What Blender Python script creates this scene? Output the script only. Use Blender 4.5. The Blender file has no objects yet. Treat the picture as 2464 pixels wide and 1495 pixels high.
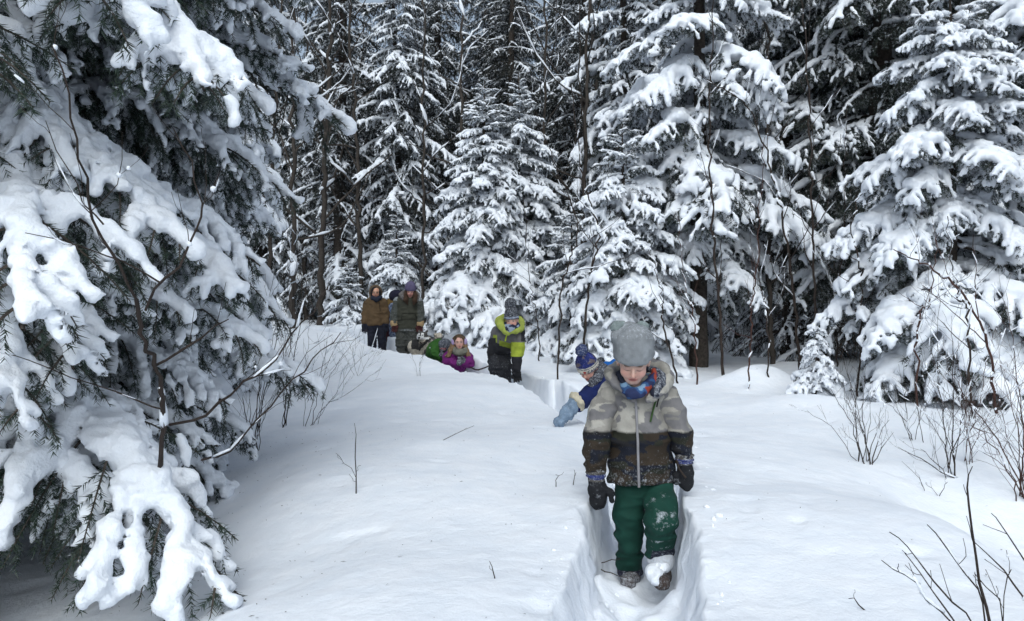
import bpy, math, random
import numpy as np
from mathutils import Vector, Matrix

# ------------------------------------------------------------------ camera, sky, sun, exposure
SC = bpy.context.scene
COL = SC.collection
CAM_Z = 1.52
FPX = 1896.0           # focal length in pixels of the 2464 px wide view
CXP, HZP = 1232.0, 733.8
cd = bpy.data.cameras.new('camera'); cam = bpy.data.objects.new('camera', cd); COL.objects.link(cam)
cam.location = (0, 0, CAM_Z); cam.rotation_euler = (math.radians(90), 0, 0)
cd.sensor_width = 36; cd.lens = 36 * FPX / 2464
cd.shift_y = -5.5 / 1024
cd.clip_start = 0.05; cd.clip_end = 600
SC.camera = cam

W = bpy.data.worlds.new('World'); SC.world = W; W.use_nodes = True
wn = W.node_tree; wn.nodes.clear()
sky = wn.nodes.new('ShaderNodeTexSky'); sky.sky_type = 'NISHITA'; sky.sun_disc = False
SUN_EL, SUN_AZ = math.radians(48), math.radians(185)
sky.sun_elevation = SUN_EL; sky.sun_rotation = SUN_AZ
sky.air_density = 1.0; sky.dust_density = 5.0; sky.ozone_density = 1.0
hsv = wn.nodes.new('ShaderNodeHueSaturation'); hsv.inputs['Saturation'].default_value = 0.50
tnt = wn.nodes.new('ShaderNodeMix'); tnt.data_type = 'RGBA'; tnt.blend_type = 'MULTIPLY'; tnt.inputs[0].default_value = 1; tnt.inputs[7].default_value = (.90, 1.0, 1.06, 1)   # cool cloud cover
bg = wn.nodes.new('ShaderNodeBackground'); bg.inputs['Strength'].default_value = 0.15
wo = wn.nodes.new('ShaderNodeOutputWorld')
wn.links.new(sky.outputs[0], hsv.inputs['Color']); wn.links.new(hsv.outputs[0], tnt.inputs[6]); wn.links.new(tnt.outputs[2], bg.inputs['Color'])
wn.links.new(bg.outputs[0], wo.inputs['Surface'])

sd = bpy.data.lights.new('sun', 'SUN'); sun = bpy.data.objects.new('sun', sd); COL.objects.link(sun)
sd.energy = 0.5; sd.angle = math.radians(80); sd.color = (1.0, 0.985, 0.96)
# nishita: rotation 0 = +Y, turning clockwise seen from above
dirv = Vector((math.sin(SUN_AZ) * math.cos(SUN_EL), math.cos(SUN_AZ) * math.cos(SUN_EL), math.sin(SUN_EL)))
sun.rotation_euler = dirv.to_track_quat('Z', 'Y').to_euler()

vs = SC.view_settings; vs.view_transform = 'Standard'; vs.look = 'None'; vs.gamma = 1.0
vs.use_curve_mapping = False; vs.exposure = 0.08
try:
    SC.cycles.max_bounces = 6; SC.cycles.diffuse_bounces = 3; SC.cycles.caustics_reflective = False
    SC.cycles.caustics_refractive = False
except Exception: pass

# ------------------------------------------------------------------ helpers
def PW(px, py, y):
    """point of the place seen at (px,py) of the 2464 px wide view, at depth y metres"""
    return np.array([(px - CXP) / FPX * y, y, CAM_Z - (py - HZP) / FPX * y])

_rt = np.random.RandomState(77).rand(32, 32, 32)
def vnoise(P, s=1.0, seed=0):
    """smooth value noise in -1..1, vectorised; P (n,3)"""
    Q = np.asarray(P, float) * s + np.array([seed * 7.31 + 3.7, seed * 3.17 + 1.9, seed * 5.77 + 8.3])
    I = np.floor(Q).astype(int); f = Q - I; f = f * f * (3 - 2 * f)
    I0 = I & 31; I1 = (I + 1) & 31
    x0, y0, z0 = I0[..., 0], I0[..., 1], I0[..., 2]; x1, y1, z1 = I1[..., 0], I1[..., 1], I1[..., 2]
    fx, fy, fz = f[..., 0], f[..., 1], f[..., 2]
    a = _rt[x0, y0, z0] * (1 - fx) + _rt[x1, y0, z0] * fx
    b = _rt[x0, y1, z0] * (1 - fx) + _rt[x1, y1, z0] * fx
    c = _rt[x0, y0, z1] * (1 - fx) + _rt[x1, y0, z1] * fx
    d = _rt[x0, y1, z1] * (1 - fx) + _rt[x1, y1, z1] * fx
    a = a * (1 - fy) + b * fy; c = c * (1 - fy) + d * fy
    return (a * (1 - fz) + c * fz) * 2 - 1
def fnoise(P, s=1.0, seed=0, oct=3):
    v = 0; a = 1.0; t = 0
    for o in range(oct):
        v = v + a * vnoise(P, s * 2 ** o, seed + o * 11); t += a; a *= .5
    return v / t

class Acc:
    """collects vertices and faces of one mesh"""
    def __init__(s): s.V = []; s.F = []; s.M = []; s.n = 0
    def add(s, V, F, m=0):
        V = np.asarray(V, float).reshape(-1, 3)
        if len(V) == 0: return
        for f in (F if isinstance(F, list) else [F]):
            if len(f) == 0: continue
            f = np.asarray(f, int) + s.n
            s.F.append(f); s.M.append(np.full(len(f), m))
        s.V.append(V); s.n += len(V)
    def arrays(s):
        return (np.concatenate(s.V) if s.V else np.zeros((0, 3))), s.F, s.M
    def mesh(s, name, mats, smooth=True):
        V, F, M = s.arrays(); return np_mesh(name, V, F, M, mats, smooth)

def np_mesh(name, V, F, M, mats, smooth=True):
    me = bpy.data.meshes.new(name)
    V = np.ascontiguousarray(V, dtype=np.float32)
    me.vertices.add(len(V)); me.vertices.foreach_set('co', V.ravel())
    nl = sum(f.size for f in F); npol = sum(len(f) for f in F)
    me.loops.add(nl); me.polygons.add(npol)
    if npol:
        me.loops.foreach_set('vertex_index', np.concatenate([f.ravel() for f in F]).astype(np.int32))
        tot = np.concatenate([np.full(len(f), f.shape[1]) for f in F])
        st = np.concatenate([[0], np.cumsum(tot)[:-1]])
        me.polygons.foreach_set('loop_start', st.astype(np.int32))
        me.polygons.foreach_set('material_index', np.concatenate(M).astype(np.int32))
        me.polygons.foreach_set('use_smooth', np.full(npol, smooth))
    me.update(calc_edges=True)
    for m in mats: me.materials.append(m)
    return me

def put(name, me, parent=None, loc=(0, 0, 0), rot=None, sc=None):
    o = bpy.data.objects.new(name, me); COL.objects.link(o)
    if parent is not None: o.parent = parent
    o.location = loc
    if rot is not None: o.rotation_euler = rot
    if sc is not None: o.scale = (sc, sc, sc) if np.isscalar(sc) else sc
    return o
def tag(o, label=None, cat=None, group=None, kind=None):
    if label: o['label'] = label
    if cat: o['category'] = cat
    if group: o['group'] = group
    if kind: o['kind'] = kind
    return o
def thing(name, label, cat, loc=(0, 0, 0), rz=0, group=None):
    o = bpy.data.objects.new(name, None); COL.objects.link(o); o.empty_display_size = .1
    o.location = loc; o.rotation_euler = (0, 0, rz)
    return tag(o, label, cat, group)
def copy_tree(o, parent=None):
    c = o.copy(); COL.objects.link(c)
    if parent is not None: c.parent = parent
    for ch in list(o.children): copy_tree(ch, c)
    return c

def tube(pts, rad, sides=4, cap=True):
    P = np.asarray(pts, float); n = len(P); rad = np.broadcast_to(np.asarray(rad, float), (n,))
    T = np.gradient(P, axis=0); T /= np.linalg.norm(T, axis=1)[:, None] + 1e-9
    up = np.array([0, 0, 1.]) if abs(T[:, 2]).mean() < .8 else np.array([1., 0, 0])
    A = np.cross(T, up); A /= np.linalg.norm(A, axis=1)[:, None] + 1e-9
    B = np.cross(A, T)
    a = np.arange(sides) * 2 * math.pi / sides
    V = (P[:, None] + rad[:, None, None] * (A[:, None] * np.cos(a)[None, :, None] + B[:, None] * np.sin(a)[None, :, None])).reshape(-1, 3)
    i = np.arange(n - 1)[:, None] * sides; j = np.arange(sides)[None]; k = (j + 1) % sides
    F = np.stack([i + j, i + k, i + sides + k, i + sides + j], -1).reshape(-1, 4)
    return V, F

def smooth_path(ctrl, n):
    """catmull-rom through ctrl points"""
    C = np.asarray(ctrl, float); C = np.vstack([2 * C[0] - C[1], C, 2 * C[-1] - C[-2]])
    m = len(C) - 3; t = np.linspace(0, m - 1e-6, n); i = t.astype(int); f = (t - i)[:, None]
    p0, p1, p2, p3 = C[i], C[i + 1], C[i + 2], C[i + 3]
    return .5 * (2 * p1 + (p2 - p0) * f + (2 * p0 - 5 * p1 + 4 * p2 - p3) * f ** 2 + (3 * p1 - p0 - 3 * p2 + p3) * f ** 3)

# ------------------------------------------------------------------ soft solids: a distance field meshed by surface nets
class Field:
    def __init__(s, lo, hi, vox):
        s.lo = np.asarray(lo, float); s.vox = vox
        s.n = np.maximum(4, np.ceil((np.asarray(hi, float) - s.lo) / vox).astype(int) + 1)
        s.F = np.full(s.n, 9.0, np.float32)
    def sub(s, lo, hi):
        a = np.clip(np.floor((np.asarray(lo) - s.lo) / s.vox).astype(int), 0, s.n)
        b = np.clip(np.ceil((np.asarray(hi) - s.lo) / s.vox).astype(int) + 1, 0, s.n)
        if np.any(b <= a): return None, None
        ax = [s.lo[i] + np.arange(a[i], b[i]) * s.vox for i in range(3)]
        G = np.stack(np.meshgrid(*ax, indexing='ij'), -1)
        return G, tuple(slice(a[i], b[i]) for i in range(3))
    def _join(s, sl, d, k, cut):
        A = s.F[sl]
        if cut: d = -d; 
        if cut:
            if k > 0:
                h = np.clip(.5 - .5 * (d - A) / k * -1, 0, 1)
                h = np.clip(.5 + .5 * (d - A) / k, 0, 1)
                s.F[sl] = A * (1 - h) + d * h + k * h * (1 - h)
            else: s.F[sl] = np.maximum(A, d)
        else:
            if k > 0:
                h = np.clip(.5 + .5 * (A - d) / k, 0, 1)
                r = A * (1 - h) + d * h - k * h * (1 - h)
                s.F[sl] = np.where(A > 5, d, r)
            else: s.F[sl] = np.minimum(A, d)
    def cap(s, p0, p1, r0, r1, k=.02, cut=False, sq=None):
        p0 = np.asarray(p0, float); p1 = np.asarray(p1, float); R = max(r0, r1) + k + 3 * s.vox
        q = np.array(sq if sq is not None else (1, 1, 1), float)
        G, sl = s.sub(np.minimum(p0, p1) - R / np.minimum(q, 1), np.maximum(p0, p1) + R / np.minimum(q, 1))
        if G is None: return s
        ab = (p1 - p0) * q; D = (G - p0) * q
        t = np.clip((D @ ab) / (ab @ ab + 1e-12), 0, 1)
        d = np.sqrt(((D - t[..., None] * ab) ** 2).sum(-1)) - (r0 + (r1 - r0) * t)
        s._join(sl, d, k, cut); return s
    def chain(s, pts, rad, k=.02, **kw):
        for i in range(len(pts) - 1): s.cap(pts[i], pts[i + 1], rad[i], rad[i + 1], k, **kw)
        return s
    def ell(s, c, r, R=None, k=.02, cut=False):
        c = np.asarray(c, float); r = np.asarray(r, float) * np.ones(3); m = r.max() + k + 3 * s.vox
        G, sl = s.sub(c - m, c + m)
        if G is None: return s
        D = G - c
        if R is not None: D = D @ np.asarray(R, float)      # world -> local for a rotation matrix R (local->world)
        Q = D / r; l = np.sqrt((Q ** 2).sum(-1)) + 1e-9
        g = np.sqrt(((Q / r) ** 2).sum(-1)) + 1e-9
        d = l * (l - 1) / g
        s._join(sl, d, k, cut); return s
    def half(s, pt, nrm, k=.005):
        """keeps what lies behind the plane"""
        nrm = np.asarray(nrm, float); nrm = nrm / np.linalg.norm(nrm)
        G, sl = s.sub(s.lo - 1, s.lo + s.n * s.vox + 1)
        d = (G - np.asarray(pt)) @ nrm
        A = s.F; h = np.clip(.5 + .5 * (d - A) / k, 0, 1)
        s.F = (A * (1 - h) + d * h + k * h * (1 - h)).astype(np.float32); return s
    def bump(s, fn):
        G, sl = s.sub(s.lo - 1, s.lo + s.n * s.vox + 1)
        m = np.abs(s.F) < .06
        d = fn(G[m]); s.F[m] = s.F[m] - d; return s
    def out(s):
        F = s.F.astype(float)
        F[0] = np.maximum(F[0], .01); F[-1] = np.maximum(F[-1], .01)
        F[:, 0] = np.maximum(F[:, 0], .01); F[:, -1] = np.maximum(F[:, -1], .01)
        F[:, :, 0] = np.maximum(F[:, :, 0], .01); F[:, :, -1] = np.maximum(F[:, :, -1], .01)
        S = F < 0; nx, ny, nz = F.shape; cs = (nx - 1, ny - 1, nz - 1); N = cs[0] * cs[1] * cs[2]
        ids = []; pos = []; quads = []
        for ax in range(3):
            sa = [slice(None)] * 3; sb = [slice(None)] * 3; sa[ax] = slice(0, -1); sb[ax] = slice(1, None)
            a = F[tuple(sa)]; b = F[tuple(sb)]; m = S[tuple(sa)] != S[tuple(sb)]
            I = np.argwhere(m)
            if not len(I): continue
            av = a[m]; bv = b[m]; p = I.astype(float); p[:, ax] += av / (av - bv)
            u, v = (ax + 1) % 3, (ax + 2) % 3
            cells = []
            for (du, dv) in ((-1, -1), (0, -1), (0, 0), (-1, 0)):
                C = I.copy(); C[:, u] += du; C[:, v] += dv
                cid = (C[:, 0] * cs[1] + C[:, 1]) * cs[2] + C[:, 2]
                cells.append(cid); ids.append(cid); pos.append(p)
            q = np.stack(cells, 1); neg = av < 0
            q[~neg] = q[~neg][:, ::-1]
            quads.append(q)
        if not quads: return np.zeros((0, 3)), np.zeros((0, 4), int)
        ids = np.concatenate(ids); pos = np.concatenate(pos); quads = np.concatenate(quads)
        uniq, inv = np.unique(ids, return_inverse=True)
        cnt = np.bincount(inv)
        V = np.stack([np.bincount(inv, pos[:, i]) / cnt for i in range(3)], 1)
        Q = np.searchsorted(uniq, quads)
        return V * s.vox + s.lo, Q

# ------------------------------------------------------------------ materials
MATS = {}
def nodemat(name):
    m = bpy.data.materials.new(name); m.use_nodes = True; nt = m.node_tree
    return m, nt, nt.nodes, nt.links, nt.nodes['Principled BSDF']
def ramp(N, L, src, stops):
    r = N.new('ShaderNodeValToRGB'); L.new(src, r.inputs[0])
    e = r.color_ramp.elements
    while len(e) > 1: e.remove(e[-1])
    for i, (p, c) in enumerate(stops):
        if i == 0: e[0].position = p; x = e[0]
        else: x = e.new(p)
        x.color = (c, c, c, 1) if np.isscalar(c) else (*c, 1)
    return r
def noise(N, L, scale, detail=3, rough=.5, co='Object', dist=0.0, mapping=None):
    tc = N.new('ShaderNodeTexCoord'); t = N.new('ShaderNodeTexNoise')
    t.inputs['Scale'].default_value = scale; t.inputs['Detail'].default_value = detail
    t.inputs['Roughness'].default_value = rough; t.inputs['Distortion'].default_value = dist
    if mapping:
        mp = N.new('ShaderNodeMapping'); mp.inputs['Scale'].default_value = mapping
        L.new(tc.outputs[co], mp.inputs[0]); L.new(mp.outputs[0], t.inputs['Vector'])
    else: L.new(tc.outputs[co], t.inputs['Vector'])
    return t
def mixc(N, L, fac, a, b):
    m = N.new('ShaderNodeMix'); m.data_type = 'RGBA'
    for s, v in ((m.inputs[0], fac), (m.inputs[6], a), (m.inputs[7], b)):
        if hasattr(v, 'is_linked'): L.new(v, s)
        elif np.isscalar(v): s.default_value = v
        else: s.default_value = (*v, 1) if len(v) == 3 else v
    return m.outputs[2]
def bump(N, L, B, h, strength=.3, dist=.01):
    b = N.new('ShaderNodeBump'); b.inputs['Strength'].default_value = strength; b.inputs['Distance'].default_value = dist
    L.new(h, b.inputs['Height'])
    L.new(b.outputs[0], B.inputs['Normal']); return b
SNOW_C = (.83, .87, .93)
def snow_mat(name, s1=18, s2=140, st=.35, d=.012):
    m, nt, N, L, B = nodemat(name)
    a = noise(N, L, s1, 4, .6); b = noise(N, L, s2, 2, .5)
    ad = N.new('ShaderNodeMath'); ad.operation = 'MULTIPLY_ADD'; L.new(b.outputs[0], ad.inputs[0]); ad.inputs[1].default_value = .22; L.new(a.outputs[0], ad.inputs[2])
    bump(N, L, B, ad.outputs[0], st, d)
    c = noise(N, L, 6, 2); r = ramp(N, L, c.outputs[0], [(.3, (.80, .845, .91)), (.7, (.86, .89, .94))])
    L.new(r.outputs[0], B.inputs['Base Color'])
    B.inputs['Roughness'].default_value = .62; B.inputs['Specular IOR Level'].default_value = .25
    return m
def plain(name, col, rough=.8, var=.3, scale=30, bs=.2, bd=.003, spec=.3):
    m, nt, N, L, B = nodemat(name)
    t = noise(N, L, scale, 4, .6)
    c0 = tuple(c * (1 - var) for c in col); c1 = tuple(min(1, c * (1 + var)) for c in col)
    r = ramp(N, L, t.outputs[0], [(.3, c0), (.7, c1)]); L.new(r.outputs[0], B.inputs['Base Color'])
    B.inputs['Roughness'].default_value = rough; B.inputs['Specular IOR Level'].default_value = spec
    if bs: bump(N, L, B, t.outputs[0], bs, bd)
    return m
M_SNOW = snow_mat('snow_bough', 30, 120, .7, .014)
M_GROUND = snow_mat('snow_ground', 12, 60, .38, .025)
def needle_mat(name, col, frost, fs):
    m, nt, N, L, B = nodemat(name)
    t = noise(N, L, 9, 2); r = ramp(N, L, t.outputs[0], [(.3, tuple(c * .6 for c in col)), (.7, tuple(c * 1.5 for c in col))])
    f = noise(N, L, fs, 2); fr = ramp(N, L, f.outputs[0], [(frost - .03, 0), (frost + .05, 1)])
    L.new(mixc(N, L, fr.outputs[0], r.outputs[0], (.62, .66, .72)), B.inputs['Base Color'])
    B.inputs['Roughness'].default_value = .6
    return m
M_NEEDLE = needle_mat('fir_needle', (.018, .034, .022), .68, 60)
M_NEEDLE_MID = needle_mat('spruce_needle', (.016, .026, .020), .62, 30)
M_NEEDLE_FAR = needle_mat('far_needle', (.016, .021, .018), .66, 9)
M_BARK = plain('bark', (.055, .045, .038), .9, .5, 25, .6, .01)
M_TWIG = plain('bare_twig', (.032, .023, .019), .8, .4, 12, .2, .002)
M_TWIGRED = plain('red_twig', (.06, .028, .022), .7, .4, 12, .2, .002)
M_DEAD = plain('dead_branch', (.050, .042, .036), .9, .4, 15, .2, .003)

# ------------------------------------------------------------------ ground
TR = np.array([(-.1, -40), (.0, -3), (.02, 0), (.22, 1.5), (.42, 2.67), (.70, 4.25), (.98, 5.6), (1.0, 6.8), (.60, 8.4), (-.02, 10.3),
               (-.80, 12.2), (-1.75, 13.8), (-2.5, 15.2), (-3.2, 16.6), (-4.6, 18.2), (-6.5, 20)], float)
def trench_x(y): return np.interp(y, TR[:, 1], TR[:, 0])
def _tx(y):       # softened
    return sum(trench_x(y + d) for d in (-.4, -.2, 0, .2, .4)) / 5
def bumpg(x, y, cx, cy, sx, sy, h): return h * np.exp(-((x - cx) / sx) ** 2 - ((y - cy) / sy) ** 2)
def surface(x, y):
    """undisturbed snow surface"""
    x = np.asarray(x, float); y = np.asarray(y, float)
    P = np.stack([x, y, np.zeros_like(x)], -1)
    z = np.interp(y, [-40, 0, 3, 6.5, 9, 10.5, 12, 14.5, 17, 25, 100], [.5, .42, .42, .46, .54, .58, .62, .76, .92, 1.1, 1.9])
    z = z - .14 * np.clip((x - .2) / 1.0, 0, 1) * np.clip((y - 12) / 3, 0, 1)
    z = z + .08 * vnoise(P, .45, 3) + .05 * vnoise(P, 1.1, 5) + .012 * vnoise(P, 2.7, 6)
    z = z + bumpg(x, y, -2.5, 3.0, 1.15, 1.7, -.50)          # hollow under the near fir
    z = z + bumpg(x, y, -3.4, 5.5, 1.1, 1.5, -.25)
    z = z + bumpg(x, y, -.75, 4.7, .9, 1.6, .10)             # mound left of the path
    z = z + bumpg(x, y, -.9, 8.6, 1.3, 1.6, .10) + bumpg(x, y, -1.2, 12.6, 1.4, 1.2, .05)
    z = z + bumpg(x, y, 1.6, 3.9, .8, 1.0, .07)
    z = z + bumpg(x, y, 3.2, 4.2, .8, 1.3, -.26)             # the lower ground at the right
    xr = 2.38 + .10 * (y - 4.2) - .09 * (y - 4.2) ** 2 + .08 * vnoise(P, 1.6, 8)
    z = z - .17 / (1 + np.exp(-np.clip((x - xr) / .07, -30, 30))) * np.exp(-((y - 3.9) / 1.1) ** 4)
    z = z - .05 * np.clip(vnoise(P, 5.5, 9) - .55, 0, 1)
    z = z + bumpg(x, y, 2.95, 7.1, 1.0, .8, .02)
    z = z + bumpg(x, y, 3.05, 9.6, .48, .4, .26)              # hump over a buried bush
    z = z + bumpg(x, y, 3.0, 8.0, .55, .45, .12)
    z = z + bumpg(x, y, -1.9, 18.2, 1.5, .8, .32)            # bank behind the walkers
    z = z + bumpg(x, y, 5.75, 9.1, .85, 1.1, -.42)            # gully of the brook
    return z
def ground_z(x, y): return float(surface(x, y)[()] if np.ndim(x) == 0 else surface(x, y))
def floor_z(y): return np.where(y < 6, .0 + .10 * np.clip((4.0 - y) / .8, 0, 1) + .012 * np.clip(y - 4.25, 0, 2), np.interp(y, [6, 8, 10.3, 13.6, 17, 20], [.02, .07, .13, .20, .40, .7]))
def build_ground():
    ss = [0]
    while ss[-1] < 90:
        s = ss[-1]
        ss.append(s + (.022 if s < .16 else .011 if s < .42 else .022 if s < .8 else .04 if s < 3.5 else .12 if s < 7 else .8 if s < 20 else 6))
    s = np.array(ss); s = np.concatenate([-s[:0:-1], s])
    ys = [-30., -20, -10, -5, -2]; y = 0.
    while y < 180:
        ys.append(y); y += .15 if y < 1.8 else .022 if y < 5.4 else .035 if y < 8 else .06 if y < 14 else .12 if y < 20 else .8 if y < 40 else 8
    ys = np.array(ys)
    Sg, Yg = np.meshgrid(s, ys, indexing='xy')
    Xg = Sg + _tx(Yg)
    P = np.stack([Xg, Yg, np.zeros_like(Xg)], -1)
    Z = surface(Xg, Yg)
    # trench
    hw = .212 + .035 * vnoise(P, 2.1, 21) + .018 * vnoise(P, 6, 22)
    hw = hw + np.where((Yg > 5.0) & (Yg < 9.5), .07, 0) + np.interp(Yg, [9.5, 11, 17], [0, .06, .10]) 
    hw = np.where(Sg < 0, hw + .02, hw)
    d = (np.abs(Sg) - hw)
    wall = np.clip((d + .03) / (.065 + .03 * vnoise(P, 3.3, 25) + np.where(Sg < 0, .03, .01) * np.clip((6 - Yg) / 2, .3, 1)), 0, 1); wall = wall * wall * (3 - 2 * wall)
    fl = floor_z(Yg) + .035 * np.sin(Yg * 10 + np.sign(Sg) * 1.5) * np.exp(-((np.abs(Sg) - .09) / .08) ** 2) + .025 * vnoise(P, 7, 31) + .018 * vnoise(P, 17, 32) + .10 * np.clip(1 - np.abs(np.abs(Sg) - hw + .04) / .09, 0, 1) * (.6 + .8 * vnoise(P, 6, 33))
    # rounded lip, small crumbs next to the path, loose chunks on the walls
    near = np.exp(-np.clip(d, 0, 9) / .10)
    crumb = np.clip(vnoise(P, 26, 41) - .35, 0, 1) * .045 * np.clip(vnoise(P, 2.3, 44) + .3, 0, 1)
    Z = Z - .025 * np.exp(-np.clip(d, 0, 9) / .03) + near * (.014 * vnoise(P, 9, 42) + .010 * vnoise(P, 24, 43) + crumb)
    Z = Z + .004 * vnoise(P, 8, 51) + .0025 * vnoise(P, 21, 52)
    fade = np.clip((21 - Yg) / 2, 0, 1)
    w2 = 1 - (1 - wall) * fade
    Zt = fl * (1 - w2) + Z * w2
    # wall roughness sideways
    X3 = np.stack([Xg, Yg, Zt * 2.5], -1)
    onw = np.exp(-((d) / .08) ** 2)
    Xn = Xg + onw * (.024 * vnoise(X3, 7, 61) + .014 * vnoise(X3, 17, 62))
    V = np.stack([Xn, Yg, Zt], -1).reshape(-1, 3)
    ny, nx = Xg.shape
    i = np.arange(ny - 1)[:, None] * nx + np.arange(nx - 1)[None]
    F = np.stack([i, i + 1, i + nx + 1, i + nx], -1).reshape(-1, 4)
    o = put('snow_ground', np_mesh('snow_ground', V, [F], [np.zeros(len(F))], [M_GROUND]))
    o['kind'] = 'structure'
build_ground()

_a = np.linspace(0, 2 * math.pi, 25)[:-1]; _r = 1 + .2 * np.sin(_a * 3 + 1)
_V = np.vstack([[0, 0, 0], np.stack([.75 * _r * np.cos(_a), 1.0 * _r * np.sin(_a), 0 * _a], 1)])
M_WATER = plain('brook_water', (.020, .022, .024), .06, .2, 4, .1, .002, .5)
o = put('brook_water', np_mesh('brook_water', _V, [np.array([(0, i, i % 24 + 1) for i in range(1, 25)])], [np.zeros(24)], [M_WATER]), None, (5.75, 9.1, ground_z(5.75, 9.1) + .12)); o['kind'] = 'structure'
# ------------------------------------------------------------------ boughs
def needles(acc, pts, per_m, ln, w, rng, mat, flat=.5, t0=0.):
    P = np.asarray(pts, float); seg = np.linalg.norm(np.diff(P, axis=0), axis=1); Ltot = seg.sum()
    n = int(per_m * Ltot * (1 - t0))
    if n < 2: return
    cum = np.concatenate([[0], np.cumsum(seg)]); s = (t0 + (1 - t0) * rng.rand(n)) * Ltot
    i = np.clip(np.searchsorted(cum, s) - 1, 0, len(seg) - 1); f = ((s - cum[i]) / seg[i])[:, None]
    B = P[i] * (1 - f) + P[i + 1] * f; T = (P[i + 1] - P[i]) / seg[i][:, None]
    R = rng.randn(n, 3); R[:, 2] *= flat; R -= (R * T).sum(1)[:, None] * T; R /= np.linalg.norm(R, axis=1)[:, None] + 1e-9
    D = R * .8 + T * .65 + np.array([0, 0, -.08]); D /= np.linalg.norm(D, axis=1)[:, None]
    S = np.cross(D, rng.randn(n, 3)); S /= np.linalg.norm(S, axis=1)[:, None] + 1e-9
    l = ln * (.7 + .5 * rng.rand(n))[:, None]
    V = np.stack([B - S * w * .5, B + S * w * .5, B + D * l], 1).reshape(-1, 3)
    acc.add(V, np.arange(3 * n).reshape(-1, 3), mat)

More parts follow.
